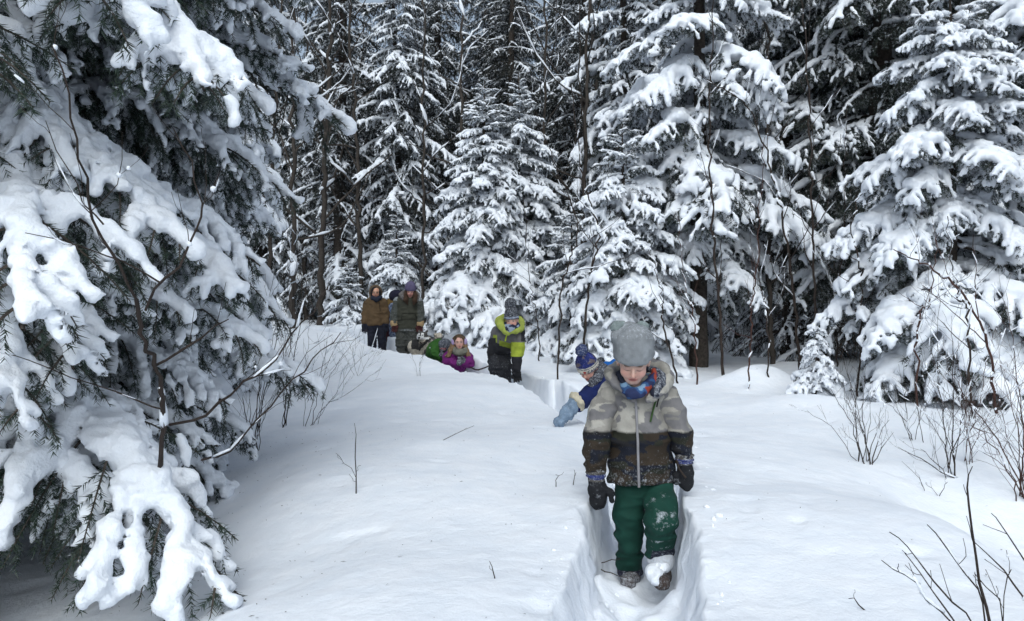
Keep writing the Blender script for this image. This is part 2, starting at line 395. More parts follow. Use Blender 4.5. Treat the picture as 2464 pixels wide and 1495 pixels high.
LOD = {  # needles per m, length, width, voxel, wood sides, tertiary
    'near': (380, .026, .0034, .0105, 4, True),
    'mid': (150, .036, .0075, .018, 3, True),
    'far': (40, .09, .026, .034, 3, False)}
def bough(seed, lod, L=1.5, up=.05, droop=.35, snow=1.0, thick=1.0, gaps=.25, finger=1.0, dens=1.0, flat=.5, wood=True, width=.42, pil=5):
    """one branch along +X with side twigs, needles and the snow lying on it; returns two sets of arrays"""
    rng = np.random.RandomState(seed); pm, nl, nw, vox, sides, ter = LOD[lod]
    pm *= dens
    fol = Acc()
    n = 14; t = np.linspace(0, 1, n)
    wig = rng.randn(2) * .04
    pr = np.stack([L * t * (1 - .12 * droop * t), L * (wig[0] * np.sin(3 * t) + wig[1] * t * t), L * (up * t - droop * t * t)], 1)
    if wood: fol.add(*tube(pr, (.016 * L / 1.5 + .003) * (1 - .8 * t), sides), 1)
    needles(fol, pr, pm, nl, nw, rng, 0, flat, .35)
    twigs = []
    step = .075 if lod == 'near' else .085 if lod == 'mid' else .13
    s = .18
    while s < .97:
        for sd in (-1, 1):
            tt = min(.99, s + rng.rand() * .03)
            b = np.array([np.interp(tt, t, pr[:, k]) for k in range(3)])
            T = np.array([np.interp(min(1, tt + .03), t, pr[:, k]) for k in range(3)]) - b if tt < .96 else pr[-1] - pr[-2]
            T /= np.linalg.norm(T) + 1e-9
            ln = (L * width * (1 - tt) ** .65 * np.clip((tt + .12) / .4, .45, 1) + .06) * (.7 + .45 * rng.rand())
            ang = math.radians(48 + rng.randn() * 9) * sd
            d = np.array([T[0] * math.cos(ang) - T[1] * math.sin(ang), T[0] * math.sin(ang) + T[1] * math.cos(ang), T[2] * .7 + .10 * rng.randn()])
            d /= np.linalg.norm(d)
            q = np.linspace(0, 1, 6)[:, None]
            dr = (.35 + .55 * rng.rand()) * finger
            tw = b + d * ln * q * (1 - .25 * dr * q) + np.array([0, 0, -1.]) * ln * dr * q ** 2
            twigs.append((tw, ln, tt))
        s += step / L * 1.15
    for tw, ln, tt in twigs:
        if wood: fol.add(*tube(tw, np.linspace(.005, .0015, 6), 3), 1)
        needles(fol, tw, pm, nl, nw, rng, 0, flat)
        if ter:
            k = .3
            while k < .95:
                for sd in (-1, 1):
                    i = int(k * 5); f = k * 5 - i; b = tw[i] * (1 - f) + tw[min(5, i + 1)] * f; T = tw[min(5, i + 1)] - tw[i]; T /= np.linalg.norm(T) + 1e-9
                    a = math.radians(50) * sd; l2 = ln * .38 * (1.1 - k) + .03
                    d = np.array([T[0] * math.cos(a) - T[1] * math.sin(a), T[0] * math.sin(a) + T[1] * math.cos(a), T[2] - .15 - .4 * rng.rand()]); d /= np.linalg.norm(d)
                    e = np.stack([b, b + d * l2 * .5, b + d * l2 - np.array([0, 0, .25 * l2])])
                    needles(fol, e, pm, nl, nw, rng, 0, flat)
                k += (.075 if lod == 'near' else .11) / max(ln, .1)
    # snow
    lo = pr.min(0) - .12; hi = pr.max(0) + .16
    for tw, ln, tt in twigs: lo = np.minimum(lo, tw.min(0) - .09); hi = np.maximum(hi, tw.max(0) + .14)
    S = Field(lo, hi, vox)
    if snow > 0:
        r0 = .042 * thick * (L / 1.5) ** .5; kk = .016 if lod != 'far' else .03
        rr = r0 * (.75 + .55 * rng.rand(n)) * np.interp(t, [0, .12, .45, .85, 1], [.35, .6, 1.0, .9, .6])
        C = pr + np.array([0, 0, 1]) * (rr * .75)[:, None]
        on = (rng.rand(n) > gaps * .35) | (t < .8)
        for i in range(n - 1):
            if on[i]: S.cap(C[i], C[i + 1], rr[i], rr[i + 1], kk * 1.3)
        npil = int(pil)
        for _ in range(npil):
            tt = .22 + .55 * rng.rand(); b = np.array([np.interp(tt, t, pr[:, k]) for k in range(3)])
            a = (.062 if lod == 'near' else .078) * thick * (.6 + .8 * rng.rand()) * (L / 1.5) ** .4
            b = b + np.array([rng.randn() * .02, rng.randn() * .05 * L, a * .30])
            S.ell(b, (a * 1.25, a * 1.05, a * .62), None, kk * 1.6)
        for tw, ln, tt in twigs:
            if rng.rand() < gaps: continue
            r1 = (.013 + .017 * rng.rand()) * thick * (.75 + .25 * min(1, ln / .35)) * (.8 + .4 * (L / 1.5))
            m = 6; rs = r1 * np.interp(np.linspace(0, 1, m), [0, .6, 1], [1.15, 1.0, .65]) * (.75 + .5 * rng.rand(m))
            cut = m if rng.rand() > .3 else rng.randint(3, m + 1)
            c = tw + np.array([0, 0, 1]) * (rs * .8)[:, None]
            for i in range(cut - 1): S.cap(c[i], c[i + 1], rs[i], rs[i + 1], kk)
            if ter and ln > .16:           # side fingers
                for k in range(int(1 + ln * 9)):
                    q = .25 + .7 * rng.rand(); i = int(q * 5); b = tw[i] + (tw[min(5, i + 1)] - tw[i]) * (q * 5 - i)
                    sd = rng.choice([-1, 1]); T = tw[min(5, i + 1)] - tw[i]; T /= np.linalg.norm(T) + 1e-9
                    a = math.radians(55) * sd; l2 = ln * .33 * (1.1 - q) + .02
                    d = np.array([T[0] * math.cos(a) - T[1] * math.sin(a), T[0] * math.sin(a) + T[1] * math.cos(a), T[2] - .3])
                    r2 = r1 * (.55 + .35 * rng.rand())
                    S.cap(b + [0, 0, r2 * .7], b + d * l2 + np.array([0, 0, r2 * .4 - l2 * .15]), r2, r2 * .6, kk)
        amp = .018 if lod == 'near' else .018
        S.bump(lambda G: amp * thick * vnoise(G, 16, seed) + amp * .55 * vnoise(G, 38, seed + 3) + (amp * .45 * vnoise(G, 75, seed + 5) if lod == 'near' else 0))
    sv, sq = S.out()
    return fol.arrays(), (sv, sq)

def bough_meshes(tagname, lod, n, seed0, **kw):
    out = []
    for i in range(n):
        k = dict(kw)
        (V, F, M), (sv, sq) = bough(seed0 + i, lod, **k)
        nm = M_NEEDLE if lod == 'near' else M_NEEDLE_MID
        a = np_mesh(tagname + '_bough', V, F, M, [nm, M_BARK], False)
        b = np_mesh(tagname + '_snow', sv, [sq], [np.zeros(len(sq))], [M_SNOW]) if len(sq) else None
        out.append((a, b))
    return out
import time as _t; _t0 = _t.time()
NEAR = bough_meshes('near', 'near', 8, 100, L=1.7, up=.06, droop=.26, thick=.86, gaps=.34, finger=.62, flat=.6, width=.36, pil=7)
NEAR_LOW = bough_meshes('near_low', 'near', 3, 130, L=1.5, up=.0, droop=.35, thick=1.2, gaps=.18, finger=1.3, flat=.6)
MIDH = bough_meshes('mid_heavy', 'mid', 8, 200, L=1.3, up=.10, droop=.28, thick=1.15, gaps=.22, finger=.62, dens=1.3, pil=7)
MIDL = bough_meshes('mid_light', 'mid', 5, 230, L=1.4, up=.10, droop=.28, thick=.7, gaps=.52, finger=.8, dens=1.6, pil=3)
TOPS = bough_meshes('top', 'mid', 4, 260, L=.6, up=.35, droop=.30, thick=.75, gaps=.15, finger=.7)
PLAST = bough_meshes('plastered', 'mid', 3, 270, L=.6, up=.0, droop=.45, thick=1.7, gaps=.0, finger=.8, pil=5)
DEAD = bough_meshes('dead', 'mid', 4, 280, L=1.5, up=-.02, droop=.22, thick=.35, gaps=.7, finger=1.0, dens=.10)
print('boughs', round(_t.time() - _t0, 1), 's')

def trunk_mesh(H, r, lean, seed, base=-.6, sides=10, name='trunk'):
    rng = np.random.RandomState(seed); n = max(6, int(H / .35)); z = np.linspace(base, H, n)
    t = np.clip(z / H, 0, 1)
    P = np.stack([lean[0] * t + .02 * np.cumsum(rng.randn(n)) * .3, lean[1] * t + .02 * np.cumsum(rng.randn(n)) * .3, z], 1)
    rad = r * (1 - .93 * t) * (1 + .04 * rng.randn(n)); rad[z < .25] *= 1.18
    V, F = tube(P, rad, sides)
    V = V + .06 * r * np.stack([vnoise(V, 9, seed), vnoise(V, 9, seed + 1), 0 * V[:, 0]], 1)
    return P, np_mesh(name, V, [F], [np.zeros(len(F))], [M_BARK])

def conifer(name, label, x, y, H, R, kinds, seed, r=None, lean=(0, 0), z_lo=.25, z_hi=None, spacing=.26, per=5, shape=1.0,
            group=None, pitch=(0.05, .45), dead_below=0., base_z=None, az=None, cat='tree', extra=(), roll=.0, tipscale=.3, jit=.25, lowf=1.0, tops=None):
    tops = tops or TOPS
    """a trunk with whorls of boughs; every bough is a part with its snow as a sub-part"""
    rng = np.random.RandomState(seed); z0 = ground_z(x, y) if base_z is None else base_z; skip = .08
    root = thing(name, label, cat, (x, y, z0), 0, group)
    P, tm = trunk_mesh(H, r or (.018 * H + .01), lean, seed); put('trunk', tm, root)
    z = z_lo; z_hi = z_hi or H; cnt = 0; a0 = rng.rand() * 6
    while z < min(z_hi, H - .03):
        f = z / H; Rz = R * ((1 - f) ** shape) * (.85 + .3 * rng.rand()) + tipscale * .25
        k = per + rng.randint(-1, 2) if f < .85 else 4
        ax = np.array([np.interp(z, P[:, 2], P[:, i]) for i in range(2)])
        for i in range(k):
            a = a0 + i * 2 * math.pi / k + rng.randn() * .22
            if az is not None and not az(a % (2 * math.pi), z): continue
            if rng.rand() < skip: continue
            Lb = Rz * (1 + jit * rng.randn() * .6) * (1 + .22 * float(vnoise(np.array([[math.cos(a) * 1.3, math.sin(a) * 1.3, z * .9]]), 1.3, seed)[0])); Lb = float(np.clip(Lb, .12, 1.12 * Rz * 1.0)) * float(1 - (1 - lowf) * np.interp(z, [z_lo, z_lo + 1.6], [1, 0]) * np.interp((math.degrees(a) + 180) % 360 - 180, [-38, -8], [0, 1]))
            if z < dead_below: pool = DEAD; base = 1.5
            elif Lb < .55: pool = tops; base = .6
            else: pool = kinds; base = 1.7 if kinds is NEAR else 1.5 if kinds is NEAR_LOW else 1.3 if kinds is MIDH else 1.4
            bm, sm = pool[rng.randint(len(pool))]
            sc = Lb / base
            pit = pitch[0] + (pitch[1] - pitch[0]) * (1 - f) + rng.randn() * .07
            if pool is tops: pit = -.25 * f + .12 + rng.randn() * .08
            zz = z + rng.rand() * spacing * .6
            b = put('bough', bm, root, (ax[0], ax[1], zz), (rng.randn() * .08, pit, a), (sc, sc * (.9 + .25 * rng.rand()) * rng.choice([-1, 1]), sc * (.9 + .2 * rng.rand())))
            if sm is not None:
                s = put('snow_load', sm, b)
            cnt += 1
        a0 += 2.4; z += spacing * (.8 + .4 * rng.rand()) * (1 - .35 * f)
    # leader
    if H < 6:
        t = put('leader', TOPS[seed % len(TOPS)][0], root, (P[-1][0], P[-1][1], H - .22), (0, -1.35, rng.rand() * 6), .55 * min(1, H / 2.5))
        put('snow_load', snow_knob, t, (.3, 0, 0), (0, 1.35, 0), 1.0)
    return root, cnt
# a small knob of snow for leaders
_f = Field((-.12, -.12, -.1), (.12, .12, .2), .014); _f.cap((0, 0, -.04), (.01, 0, .10), .035, .018); _f.cap((0, 0, 0), (.05, .02, -.02), .028, .02); _f.cap((0, 0, 0), (-.05, .01, -.01), .026, .018)
_f.bump(lambda G: .008 * vnoise(G, 30, 4)); _v, _q = _f.out()
snow_knob = np_mesh('snow_knob', _v, [_q], [np.zeros(len(_q))], [M_SNOW])

# --- near fir at the left
conifer('fir_tree', 'huge snow-laden fir filling the left foreground, green needles hanging under thick pillows of snow',
        -3.15, 4.3, 10.5, 2.4, NEAR, 11, r=.16, az=lambda a, z: not (z < 1.3 and math.radians(285) < a < math.radians(331)), z_lo=.80, z_hi=6.2, spacing=.16, per=8, shape=.30, pitch=(.15, .34), lowf=.68)
conifer('fir_tree', 'snow-covered fir right behind the huge left fir, its edge beside the far walkers',
        -4.5, 8.6, 11, 2.2, MIDH, 12, r=.15, z_lo=.3, z_hi=6.8, spacing=.22, per=7, shape=.7, pitch=(.05, .35))
conifer('fir_tree', 'narrow snowy fir farther back between the left firs and the leaning dark trunks',
        -7.0, 13.0, 9.5, 2.2, MIDH, 13, z_lo=.3, spacing=.3, per=6, pitch=(.05, .35))
# --- middle
def at_px(px, y): return (px - CXP) / FPX * y
conifer('spruce_tree', 'left spruce of the snow-heavy pair with twin tops in the centre', at_px(1165, 15.8), 15.8, 5.2, 1.75, MIDH, 21,
        z_lo=.1, spacing=.2, per=7, shape=.85, pitch=(.0, .42))
conifer('spruce_tree', 'right spruce of the snow-heavy pair with twin tops in the centre', at_px(1250, 16.2), 16.2, 5.4, 1.95, MIDH, 22,
        z_lo=.1, spacing=.2, per=7, shape=.85, pitch=(.0, .42))
conifer('spruce_tree', 'low snow-laden spruce just right of the twin-topped pair', at_px(1375, 13.2), 13.2, 2.6, 1.2, MIDH, 23, z_lo=.1, spacing=.2, per=6, pitch=(.0, .42))
conifer('spruce_tree', 'small round snow-covered spruce right behind the two standing adults', at_px(955, 18.6), 18.6, 2.75, .85, MIDH, 24, z_lo=.1, spacing=.17, per=6, pitch=(-.05, .35))
conifer('spruce_tree', 'smallest snowy spruce left of the adult in the brown coat', at_px(840, 18.8), 18.8, 1.6, .75, MIDH, 25, z_lo=.08, spacing=.17, per=6, pitch=(-.05, .3))
conifer('fir_tree', 'heavily loaded fir left of the dark hollow, snow pillows down to the ground', at_px(1500, 11.2), 11.2, 3.45, 1.35, MIDH, 26, z_lo=.15, spacing=.22, per=6, shape=.7, pitch=(.0, .42))
conifer('fir_tree', 'tall fir behind the boy in grey, its low boughs sagging with snow', at_px(1680, 11.9), 11.9, 12.5, 1.85, MIDH, 27, r=.13, z_lo=1.25, z_hi=7.5, spacing=.33, per=5, shape=.6, pitch=(.08, .35), jit=.5)
conifer('spruce_tree', 'tall dark spruce with dead lower branches in the shady gap', at_px(1900, 14.0), 14.0, 13.5, 2.1, MIDL, 28, r=.14, z_lo=.4, z_hi=8.5, spacing=.3, per=6, shape=.6, dead_below=4.2, pitch=(.08, .3))
conifer('fir_tree', 'big snow-laden fir at the right with heavy white boughs from top to ground', at_px(2290, 8.6), 8.6, 4.9, 1.8, MIDH, 29, r=.08, z_lo=.15, spacing=.24, per=6, shape=.72, pitch=(.02, .42))
conifer('fir_tree', 'tall snowy fir cut by the right edge of the view', 7.6, 10.6, 11, 2.4, MIDH, 30, z_lo=.5, z_hi=6.5, spacing=.27, per=6, shape=.6, pitch=(.05, .35))
conifer('spruce_tree', 'tall dark spruce behind the big right fir', at_px(2120, 12.8), 12.8, 13, 2.3, MIDL, 31, z_lo=.6, z_hi=8, spacing=.3, per=6, shape=.6, pitch=(.05, .3), dead_below=1.6)
conifer('spruce_tree', 'tiny snow-plastered spruce standing alone on the right snowfield', at_px(1962, 8.4), 8.4, .78, .30, MIDH, 32, z_lo=.06, spacing=.10, per=5, pitch=(.0, .5), r=.015, tops=PLAST)

print('mid trees', round(_t.time() - _t0, 1), 's')
# ------------------------------------------------------------------ tall forest behind: crown and snow are one mesh each, shared by the copies
def far_proto(seed, H, R, dens=1.0, snow=1.0, z_lo=1.0, spacing=.36, per=7, shape=.7, thin=False):
    rng = np.random.RandomState(seed)
    pool = [bough(seed * 10 + i, 'far', L=1.5, up=.05, droop=.25, thick=(1.0 if not thin else .75) * snow, gaps=.34 if not thin else .42, finger=1.0, dens=dens * 1.5, pil=2) for i in range(4)]
    acc = Acc(); sn = Acc(); z = z_lo; a0 = 0
    while z < H - .1:
        f = z / H; Rz = R * (1 - f) ** shape * (.75 + .4 * rng.rand()) + .12
        for i in range(per if f < .9 else 4):
            a = a0 + i * 2 * math.pi / per + rng.randn() * .25; Lb = Rz * (1 + .22 * rng.randn()); sc = max(.15, Lb / 1.5)
            (V, F, M), (sv, sq) = pool[rng.randint(4)]
            pit = .05 + .35 * (1 - f) + rng.randn() * .1 - (.3 if f > .9 else 0)
            Mx = np.array(Matrix.Translation((0, 0, z + rng.rand() * .2)) @ Matrix.Rotation(a, 4, 'Z') @ Matrix.Rotation(pit, 4, 'Y') @ Matrix.Diagonal((sc, sc, max(.5, sc), 1)))
            live = 1 if z > H * .22 else .35
            V2 = V @ Mx[:3, :3].T + Mx[:3, 3]
            Fk = [f_ for f_ in F]
            for f_, m_ in zip(F, M):
                if live < 1 and f_.shape[1] == 3: f_ = f_[:int(len(f_) * live)]
                acc.F.append(f_ + acc.n); acc.M.append(m_[:len(f_)])
            acc.V.append(V2); acc.n += len(V2)
            if len(sv) and rng.rand() < (.95 if z > H * .15 else .6):
                sn.add(sv @ Mx[:3, :3].T + Mx[:3, 3], sq, 0)
        a0 += 2.4; z += spacing * (.8 + .4 * rng.rand()) * (1 - .4 * f)
    P, tm = trunk_mesh(H, .012 * H + .03, (rng.randn() * .2, rng.randn() * .2), seed, sides=8)
    return (tm, acc.mesh('far_crown', [M_NEEDLE_FAR, M_DEAD], False), sn.mesh('far_snow', [M_SNOW]))
FAR = [far_proto(51, 13, 2.1), far_proto(52, 15, 2.4, dens=1.1, snow=.95), far_proto(53, 16, 2.0, dens=.8, snow=.8, z_lo=1.5, thin=True), far_proto(54, 14, 2.1, dens=1.0, snow=1.1)]
print('far protos', round(_t.time() - _t0, 1), 's')
def far_tree(x, y, k, s, rz, label, group=None):
    root = thing('spruce_tree', label, 'tree', (x, y, ground_z(x, y) - .1), rz, group)
    root.scale = (s, s, s)
    tm, cr, sn = FAR[k]
    put('trunk', tm, root); c = put('crown', cr, root); put('snow_load', sn, c)
    return root
for (px, y, k, s, rz, lb) in [
    (815, 21.5, 2, .95, .3, 'tall dark spruce with a straight bare trunk left of the adults\' heads'),
    (965, 21.0, 0, .88, 2.2, 'tall slim spruce with clumped snow rising above the two standing adults'),
    (1225, 23.5, 2, .90, 4.0, 'tall dark spruce rising right behind the twin-topped pair'),
    (1060, 25.0, 2, 1.0, 1.0, 'tall thin spruce in the dark gap between the adults and the twin-topped pair'),
    (1385, 22.0, 2, .95, 5.0, 'tall thin spruce right of the twin-topped pair'),
    (1520, 16.5, 3, .80, .8, 'tall snowy spruce above the loaded fir, its top out of view'),
    (1790, 17.5, 0, .95, 3.3, 'tall spruce in the back of the shady gap'),
    (2010, 17.0, 1, .90, 1.7, 'tall spruce between the dead branches and the big right fir'),
    (2420, 15.0, 3, .85, 2.9, 'tall spruce high behind the big right fir')]:
    far_tree(at_px(px, y), y, k, s, rz, lb)
rng = np.random.RandomState(5)
GL = 'tall snow-dusted spruce in the dense forest wall behind'
spots = []
for row, (y0, n) in enumerate([(24.5, 11), (28, 12), (32.5, 13), (38, 14), (45, 15), (53, 15)]):
    for i in range(n):
        u = -350 + (i + .5 + .35 * rng.randn()) / n * 3160
        y = y0 + rng.randn() * 1.3
        if 640 < u < 740 and y < 40: continue                      # the bright gap
        x = at_px(u, y)
        if any((x - a) ** 2 + (y - b) ** 2 < 1.6 for a, b in spots): continue
        spots.append((x, y)); far_tree(x, y, rng.randint(4), .85 + .35 * rng.rand(), rng.rand() * 6.28, GL, 'tall spruces of the forest wall')
for (x, y) in [(-7.5, 1.5), (-8, -4), (8, 2), (8.5, -4), (9.5, 6), (-9, 8)]:     # the forest goes on outside the frame
    far_tree(x, y, rng.randint(4), .8, rng.rand() * 6, 'snowy spruce beside the clearing, outside the view', 'spruces round the clearing')
def rot(yaw=0, pitch=0, roll=0):
    """head turning: yaw + = towards the right of the view, pitch + = looking down, roll + = leaning to the right"""
    return np.array(Matrix.Rotation(math.radians(yaw), 3, 'Z') @ Matrix.Rotation(math.radians(pitch), 3, 'X') @ Matrix.Rotation(math.radians(roll), 3, 'Y'))

# ------------------------------------------------------------------ bare saplings, shrubs and twigs
def ground_at(px, py):
    """where the snow surface is seen at this place of the view"""
    best = None
    for y in np.arange(1.2, 25, .02):
        p = PW(px, py, y)
        if p[2] <= ground_z(p[0], y): return np.array([p[0], y, ground_z(p[0], y)])
    return PW(px, py, 20)
_ph = (1 + 5 ** .5) / 2
_ico = np.array([(-1, _ph, 0), (1, _ph, 0), (-1, -_ph, 0), (1, -_ph, 0), (0, -1, _ph), (0, 1, _ph), (0, -1, -_ph), (0, 1, -_ph), (_ph, 0, -1), (_ph, 0, 1), (-_ph, 0, -1), (-_ph, 0, 1)]) / 1.9
_icf = np.array([(0, 11, 5), (0, 5, 1), (0, 1, 7), (0, 7, 10), (0, 10, 11), (1, 5, 9), (5, 11, 4), (11, 10, 2), (10, 7, 6), (7, 1, 8), (3, 9, 4), (3, 4, 2), (3, 2, 6), (3, 6, 8), (3, 8, 9), (4, 9, 5), (2, 4, 11), (6, 2, 10), (8, 6, 7), (9, 8, 1)])
def blob(acc, p, r, rng):
    v = _ico * (np.array(r) * (.85 + .3 * rng.rand(12, 1))); acc.add(v + p, _icf, 0)
class Bare:
    def __init__(s, seed, sides=4): s.rng = np.random.RandomState(seed); s.w = Acc(); s.s = Acc(); s.sides = sides
    def stem(s, pts, r0, r1, tw=0, tlen=.25, snow=.3, depth=1, n=None, ang=40, upw=.25, zig=.006):
        rng = s.rng; pts = np.asarray(pts, float); ln = np.linalg.norm(np.diff(pts, axis=0), axis=1).sum()
        n = n or int(np.clip(ln / .06, 5, 44)); P = smooth_path(pts, n); P[1:-1] += rng.randn(n - 2, 3) * zig
        R = np.linspace(r0, r1, n) * (1 + .18 * (rng.rand(n) > .8)); s.w.add(*tube(P, R, s.sides if r0 > .004 else 3))
        s.dress(P, R, snow)
        if tw <= 0: return P
        k = int(tw * ln) + 1; sd = 1
        for i in range(k):
            t = .22 + .75 * (i + rng.rand()) / k; f = t * (n - 1); j = min(n - 2, int(f)); b = P[j] + (P[j + 1] - P[j]) * (f - j)
            T = P[j + 1] - P[j]; T /= np.linalg.norm(T) + 1e-9
            o = np.cross(T, rng.randn(3)); o /= np.linalg.norm(o) + 1e-9; sd = -sd
            a = math.radians(ang + rng.randn() * 10); d = T * math.cos(a) + o * math.sin(a); d[2] += upw; d /= np.linalg.norm(d)
            L_ = tlen * (1.15 - .7 * t) * (.6 + .8 * rng.rand()); e = b + d * L_; mid = b + d * L_ * .5 + rng.randn(3) * L_ * .06
            rr = max(r1 * .7, (r0 + (r1 - r0) * t) * .5)
            s.stem([b, mid, e + np.array([0, 0, .12 * L_])], rr, max(.0009, rr * .4), tw * 1.0 / max(tlen, .12) * .22 if depth > 1 else 0, tlen * .5, snow, depth - 1, n=5 if L_ < .5 else 9, ang=ang, upw=upw, zig=zig * .5)
        return P
    def dress(s, P, R, snow):
        rng = s.rng; run = False
        for i in range(len(P) - 1):
            d = P[i + 1] - P[i]; fl = np.hypot(d[0], d[1]) / (np.linalg.norm(d) + 1e-9)
            run = (rng.rand() < (.62 if R[i] > .003 else .3)) if run else (rng.rand() < snow * fl * .45)
            if run and fl > .3:
                q = (P[i] + P[i + 1]) / 2; h = max(R[i] * 1.3, .0035) * (.7 + 1.0 * rng.rand()); l = np.linalg.norm(d) * 1.05
                u = d / (np.linalg.norm(d) + 1e-9); sd_ = np.cross(u, [0, 0, 1.]); sd_ /= np.linalg.norm(sd_) + 1e-9; nn = np.cross(sd_, u)
                v = _ico * (.85 + .3 * rng.rand(12, 1)); v = v[:, :1] * l * u + v[:, 1:2] * h * .9 * sd_ + v[:, 2:] * h * nn
                s.s.add(v + q + np.array([0, 0, R[i] + h * .5]), _icf, 0)
            elif rng.rand() < snow * .12:
                h = (.003 + .009 * rng.rand()) * min(1.6, max(1, R[i] / .004)); blob(s.s, P[i] + [0, 0, R[i] * .6], (h, h, h * 1.1), rng)
    def done(s, name, label, cat, base, mat, group=None):
        base = np.asarray(base, float); root = thing(name, label, cat, tuple(base), 0, group)
        V, F, M = s.w.arrays(); o = put('stems', np_mesh('stems', V - base, F, M, [mat]), root)
        V, F, M = s.s.arrays()
        if len(V): q = put('snow_bits', np_mesh('snow_bits', V - base, F, M, [M_SNOW]), o); q['kind'] = 'stuff'
        return root
def path(*a):   # (px,py,depth)...
    return [PW(*p) for p in a]

b = Bare(1)
b.stem(path((303, 1400, 3.9), (345, 1290, 3.7), (375, 1180, 3.5), (390, 1110, 3.35), (393, 1000, 3.2), (388, 930, 3.1), (368, 870, 3.0), (342, 800, 2.9), (328, 720, 2.8)), .0105, .008, 0, snow=.15)
b.stem(path((328, 720, 2.8), (285, 650, 2.7), (250, 580, 2.65), (215, 500, 2.6), (200, 400, 2.5), (180, 320, 2.45), (160, 215, 2.4), (125, 110, 2.35)), .0065, .0025, 3.5, .30, .25, 2)
b.stem(path((408, 1022, 3.3), (500, 992, 3.2), (560, 945, 3.15), (600, 915, 3.1), (660, 872, 3.1), (700, 810, 3.1), (750, 750, 3.1), (790, 690, 3.1)), .006, .002, 4, .28, .3, 2)
b.stem(path((485, 1107, 3.5), (545, 1085, 3.4), (605, 1020, 3.3), (690, 935, 3.3), (760, 860, 3.3), (820, 800, 3.3)), .005, .0018, 5, .24, .25, 1)
b.stem(path((372, 880, 3.05), (430, 850, 3.0), (500, 800, 2.95), (550, 768, 2.9)), .006, .002, 4, .22, .3, 1)
b.stem(path((350, 747, 2.85), (385, 680, 2.8), (430, 635, 2.8), (468, 560, 2.75), (482, 515, 2.75), (468, 440, 2.7), (458, 375, 2.7), (418, 310, 2.65)), .005, .002, 4.5, .25, .25, 2)
b.stem(path((385, 680, 2.8), (300, 632, 2.75), (215, 592, 2.7), (60, 560, 2.6)), .004, .0015, 5, .18, .2, 1)
b.stem(path((250, 540, 2.62), (190, 470, 2.6), (110, 290, 2.5)), .004, .0015, 4, .2, .2, 1)
b.stem(path((392, 985, 3.2), (300, 950, 3.1), (150, 900, 3.0), (20, 850, 2.9)), .004, .0015, 4, .2, .2, 1)
b.done('sapling', 'long bare sapling with forked dark stem curving up in front of the huge left fir', 'sapling', PW(303, 1400, 3.9), M_TWIG)

def shrub(seed, px, py, tips, label, name='shrub', group=None, r=.006, tw=5, tlen=.22, snow=.2, depth=2, mat=None, toward=0.0):
    g = ground_at(px, py); bb = Bare(seed); rr = np.random.RandomState(seed)
    for (tx, ty, *m) in tips:
        y1 = g[1] + rr.randn() * .18 + toward; mid = [PW(*q, g[1] + toward * .5) for q in m] if m else [PW((px * .6 + tx * .4) + rr.randn() * 8, py * .5 + ty * .5, (g[1] + y1) / 2)]
        r_ = r * .62
        bb.stem([g - [0, 0, .06] + rr.randn(3) * [.03, .03, 0]] + mid + [PW(tx, ty, y1)], r_ * (.7 + .5 * rr.rand()), .0011, tw, tlen, snow, depth)
    return bb.done(name, label, 'shrub' if name == 'shrub' else name, g, mat or M_TWIG, group)
shrub(11, 612, 1088, [(560, 880), (640, 790), (690, 700), (735, 560), (600, 960), (700, 900), (660, 640)], 'bare many-stemmed shrub at the foot of the left fir', tlen=.35, r=.007)
shrub(12, 686, 1028, [(690, 372, (684, 850), (694, 600)), (725, 470, (700, 800)), (745, 680)], 'tall thin bare sapling rising straight beside the left firs', 'sapling', tlen=.35, r=.008, snow=.3)
shrub(13, 740, 1024, [(918, 884, (775, 985), (850, 935)), (850, 770, (765, 950), (800, 850)), (905, 842, (800, 960), (850, 880)), (800, 820), (880, 780), (745, 770)], 'low bare shrub with spreading twigs and snow lumps, left of the walkers', tlen=.30, r=.005, snow=.45)
shrub(14, 860, 905, [(830, 800), (880, 790), (905, 840), (800, 820), (930, 830)], 'small fine-twigged shrub in the snow before the brown-coated adult', tlen=.25, r=.004)
b = Bare(15); g = ground_at(857, 1190)
b.stem([g - [0, 0, .05], PW(858, 1100, g[1]), PW(853, 1018, g[1])], .0042, .0012, 0); b.stem([PW(857, 1150, g[1]), PW(832, 1112, g[1]), PW(808, 1090, g[1] - .05)], .0018, .001, 3, .06, .1); b.stem([PW(857, 1135, g[1]), PW(868, 1120, g[1])], .0015, .001); b.stem([PW(857, 1160, g[1]), PW(840, 1140, g[1])], .0015, .001)
b.done('twig', 'upright thin forked twig standing alone on the smooth snow mound', 'twig', g, M_TWIG)
for k, (pts, lb) in enumerate([
    ([(1058, 1060), (1072, 1054), (1100, 1041), (1141, 1024)], 'thin twig leaning flat over the snow, behind the upright forked twig'),
    ([(1191, 1392), (1190, 1372), (1178, 1350)], 'short dark twig stub poking out of the front snow'),
    ([(1379, 1168), (1378, 1150), (1382, 1130)], 'tiny twig stub near the left mitten of the front boy'),
    ([(2094, 1470), (2070, 1455), (2042, 1440)], 'short twig lying on the snow at the lower right'),
    ([(1338, 1172), (1341, 1150), (1337, 1142)], 'second tiny stub left of the front boy')]):
    g = ground_at(*pts[0]); b = Bare(40 + k)
    b.stem([g - [0, 0, .03]] + [PW(*p, g[1]) for p in pts[1:]], .0032, .0014, 5, .05, .1, 1); b.done('twig', lb, 'twig', g, M_TWIG)
b = Bare(50); gy = 4.15
for pts in ([(1446, 1384), (1475, 1392), (1508, 1404)], [(1447, 1368), (1470, 1363), (1492, 1358)]):
    b.stem([PW(p[0], p[1], gy) + [0, 0, .03] for p in pts], .0035, .002, 0)
b.done('twig', 'two thin broken twigs sticking out of the trench wall by the boots', 'twig', PW(1446, 1384, gy), M_TWIG)
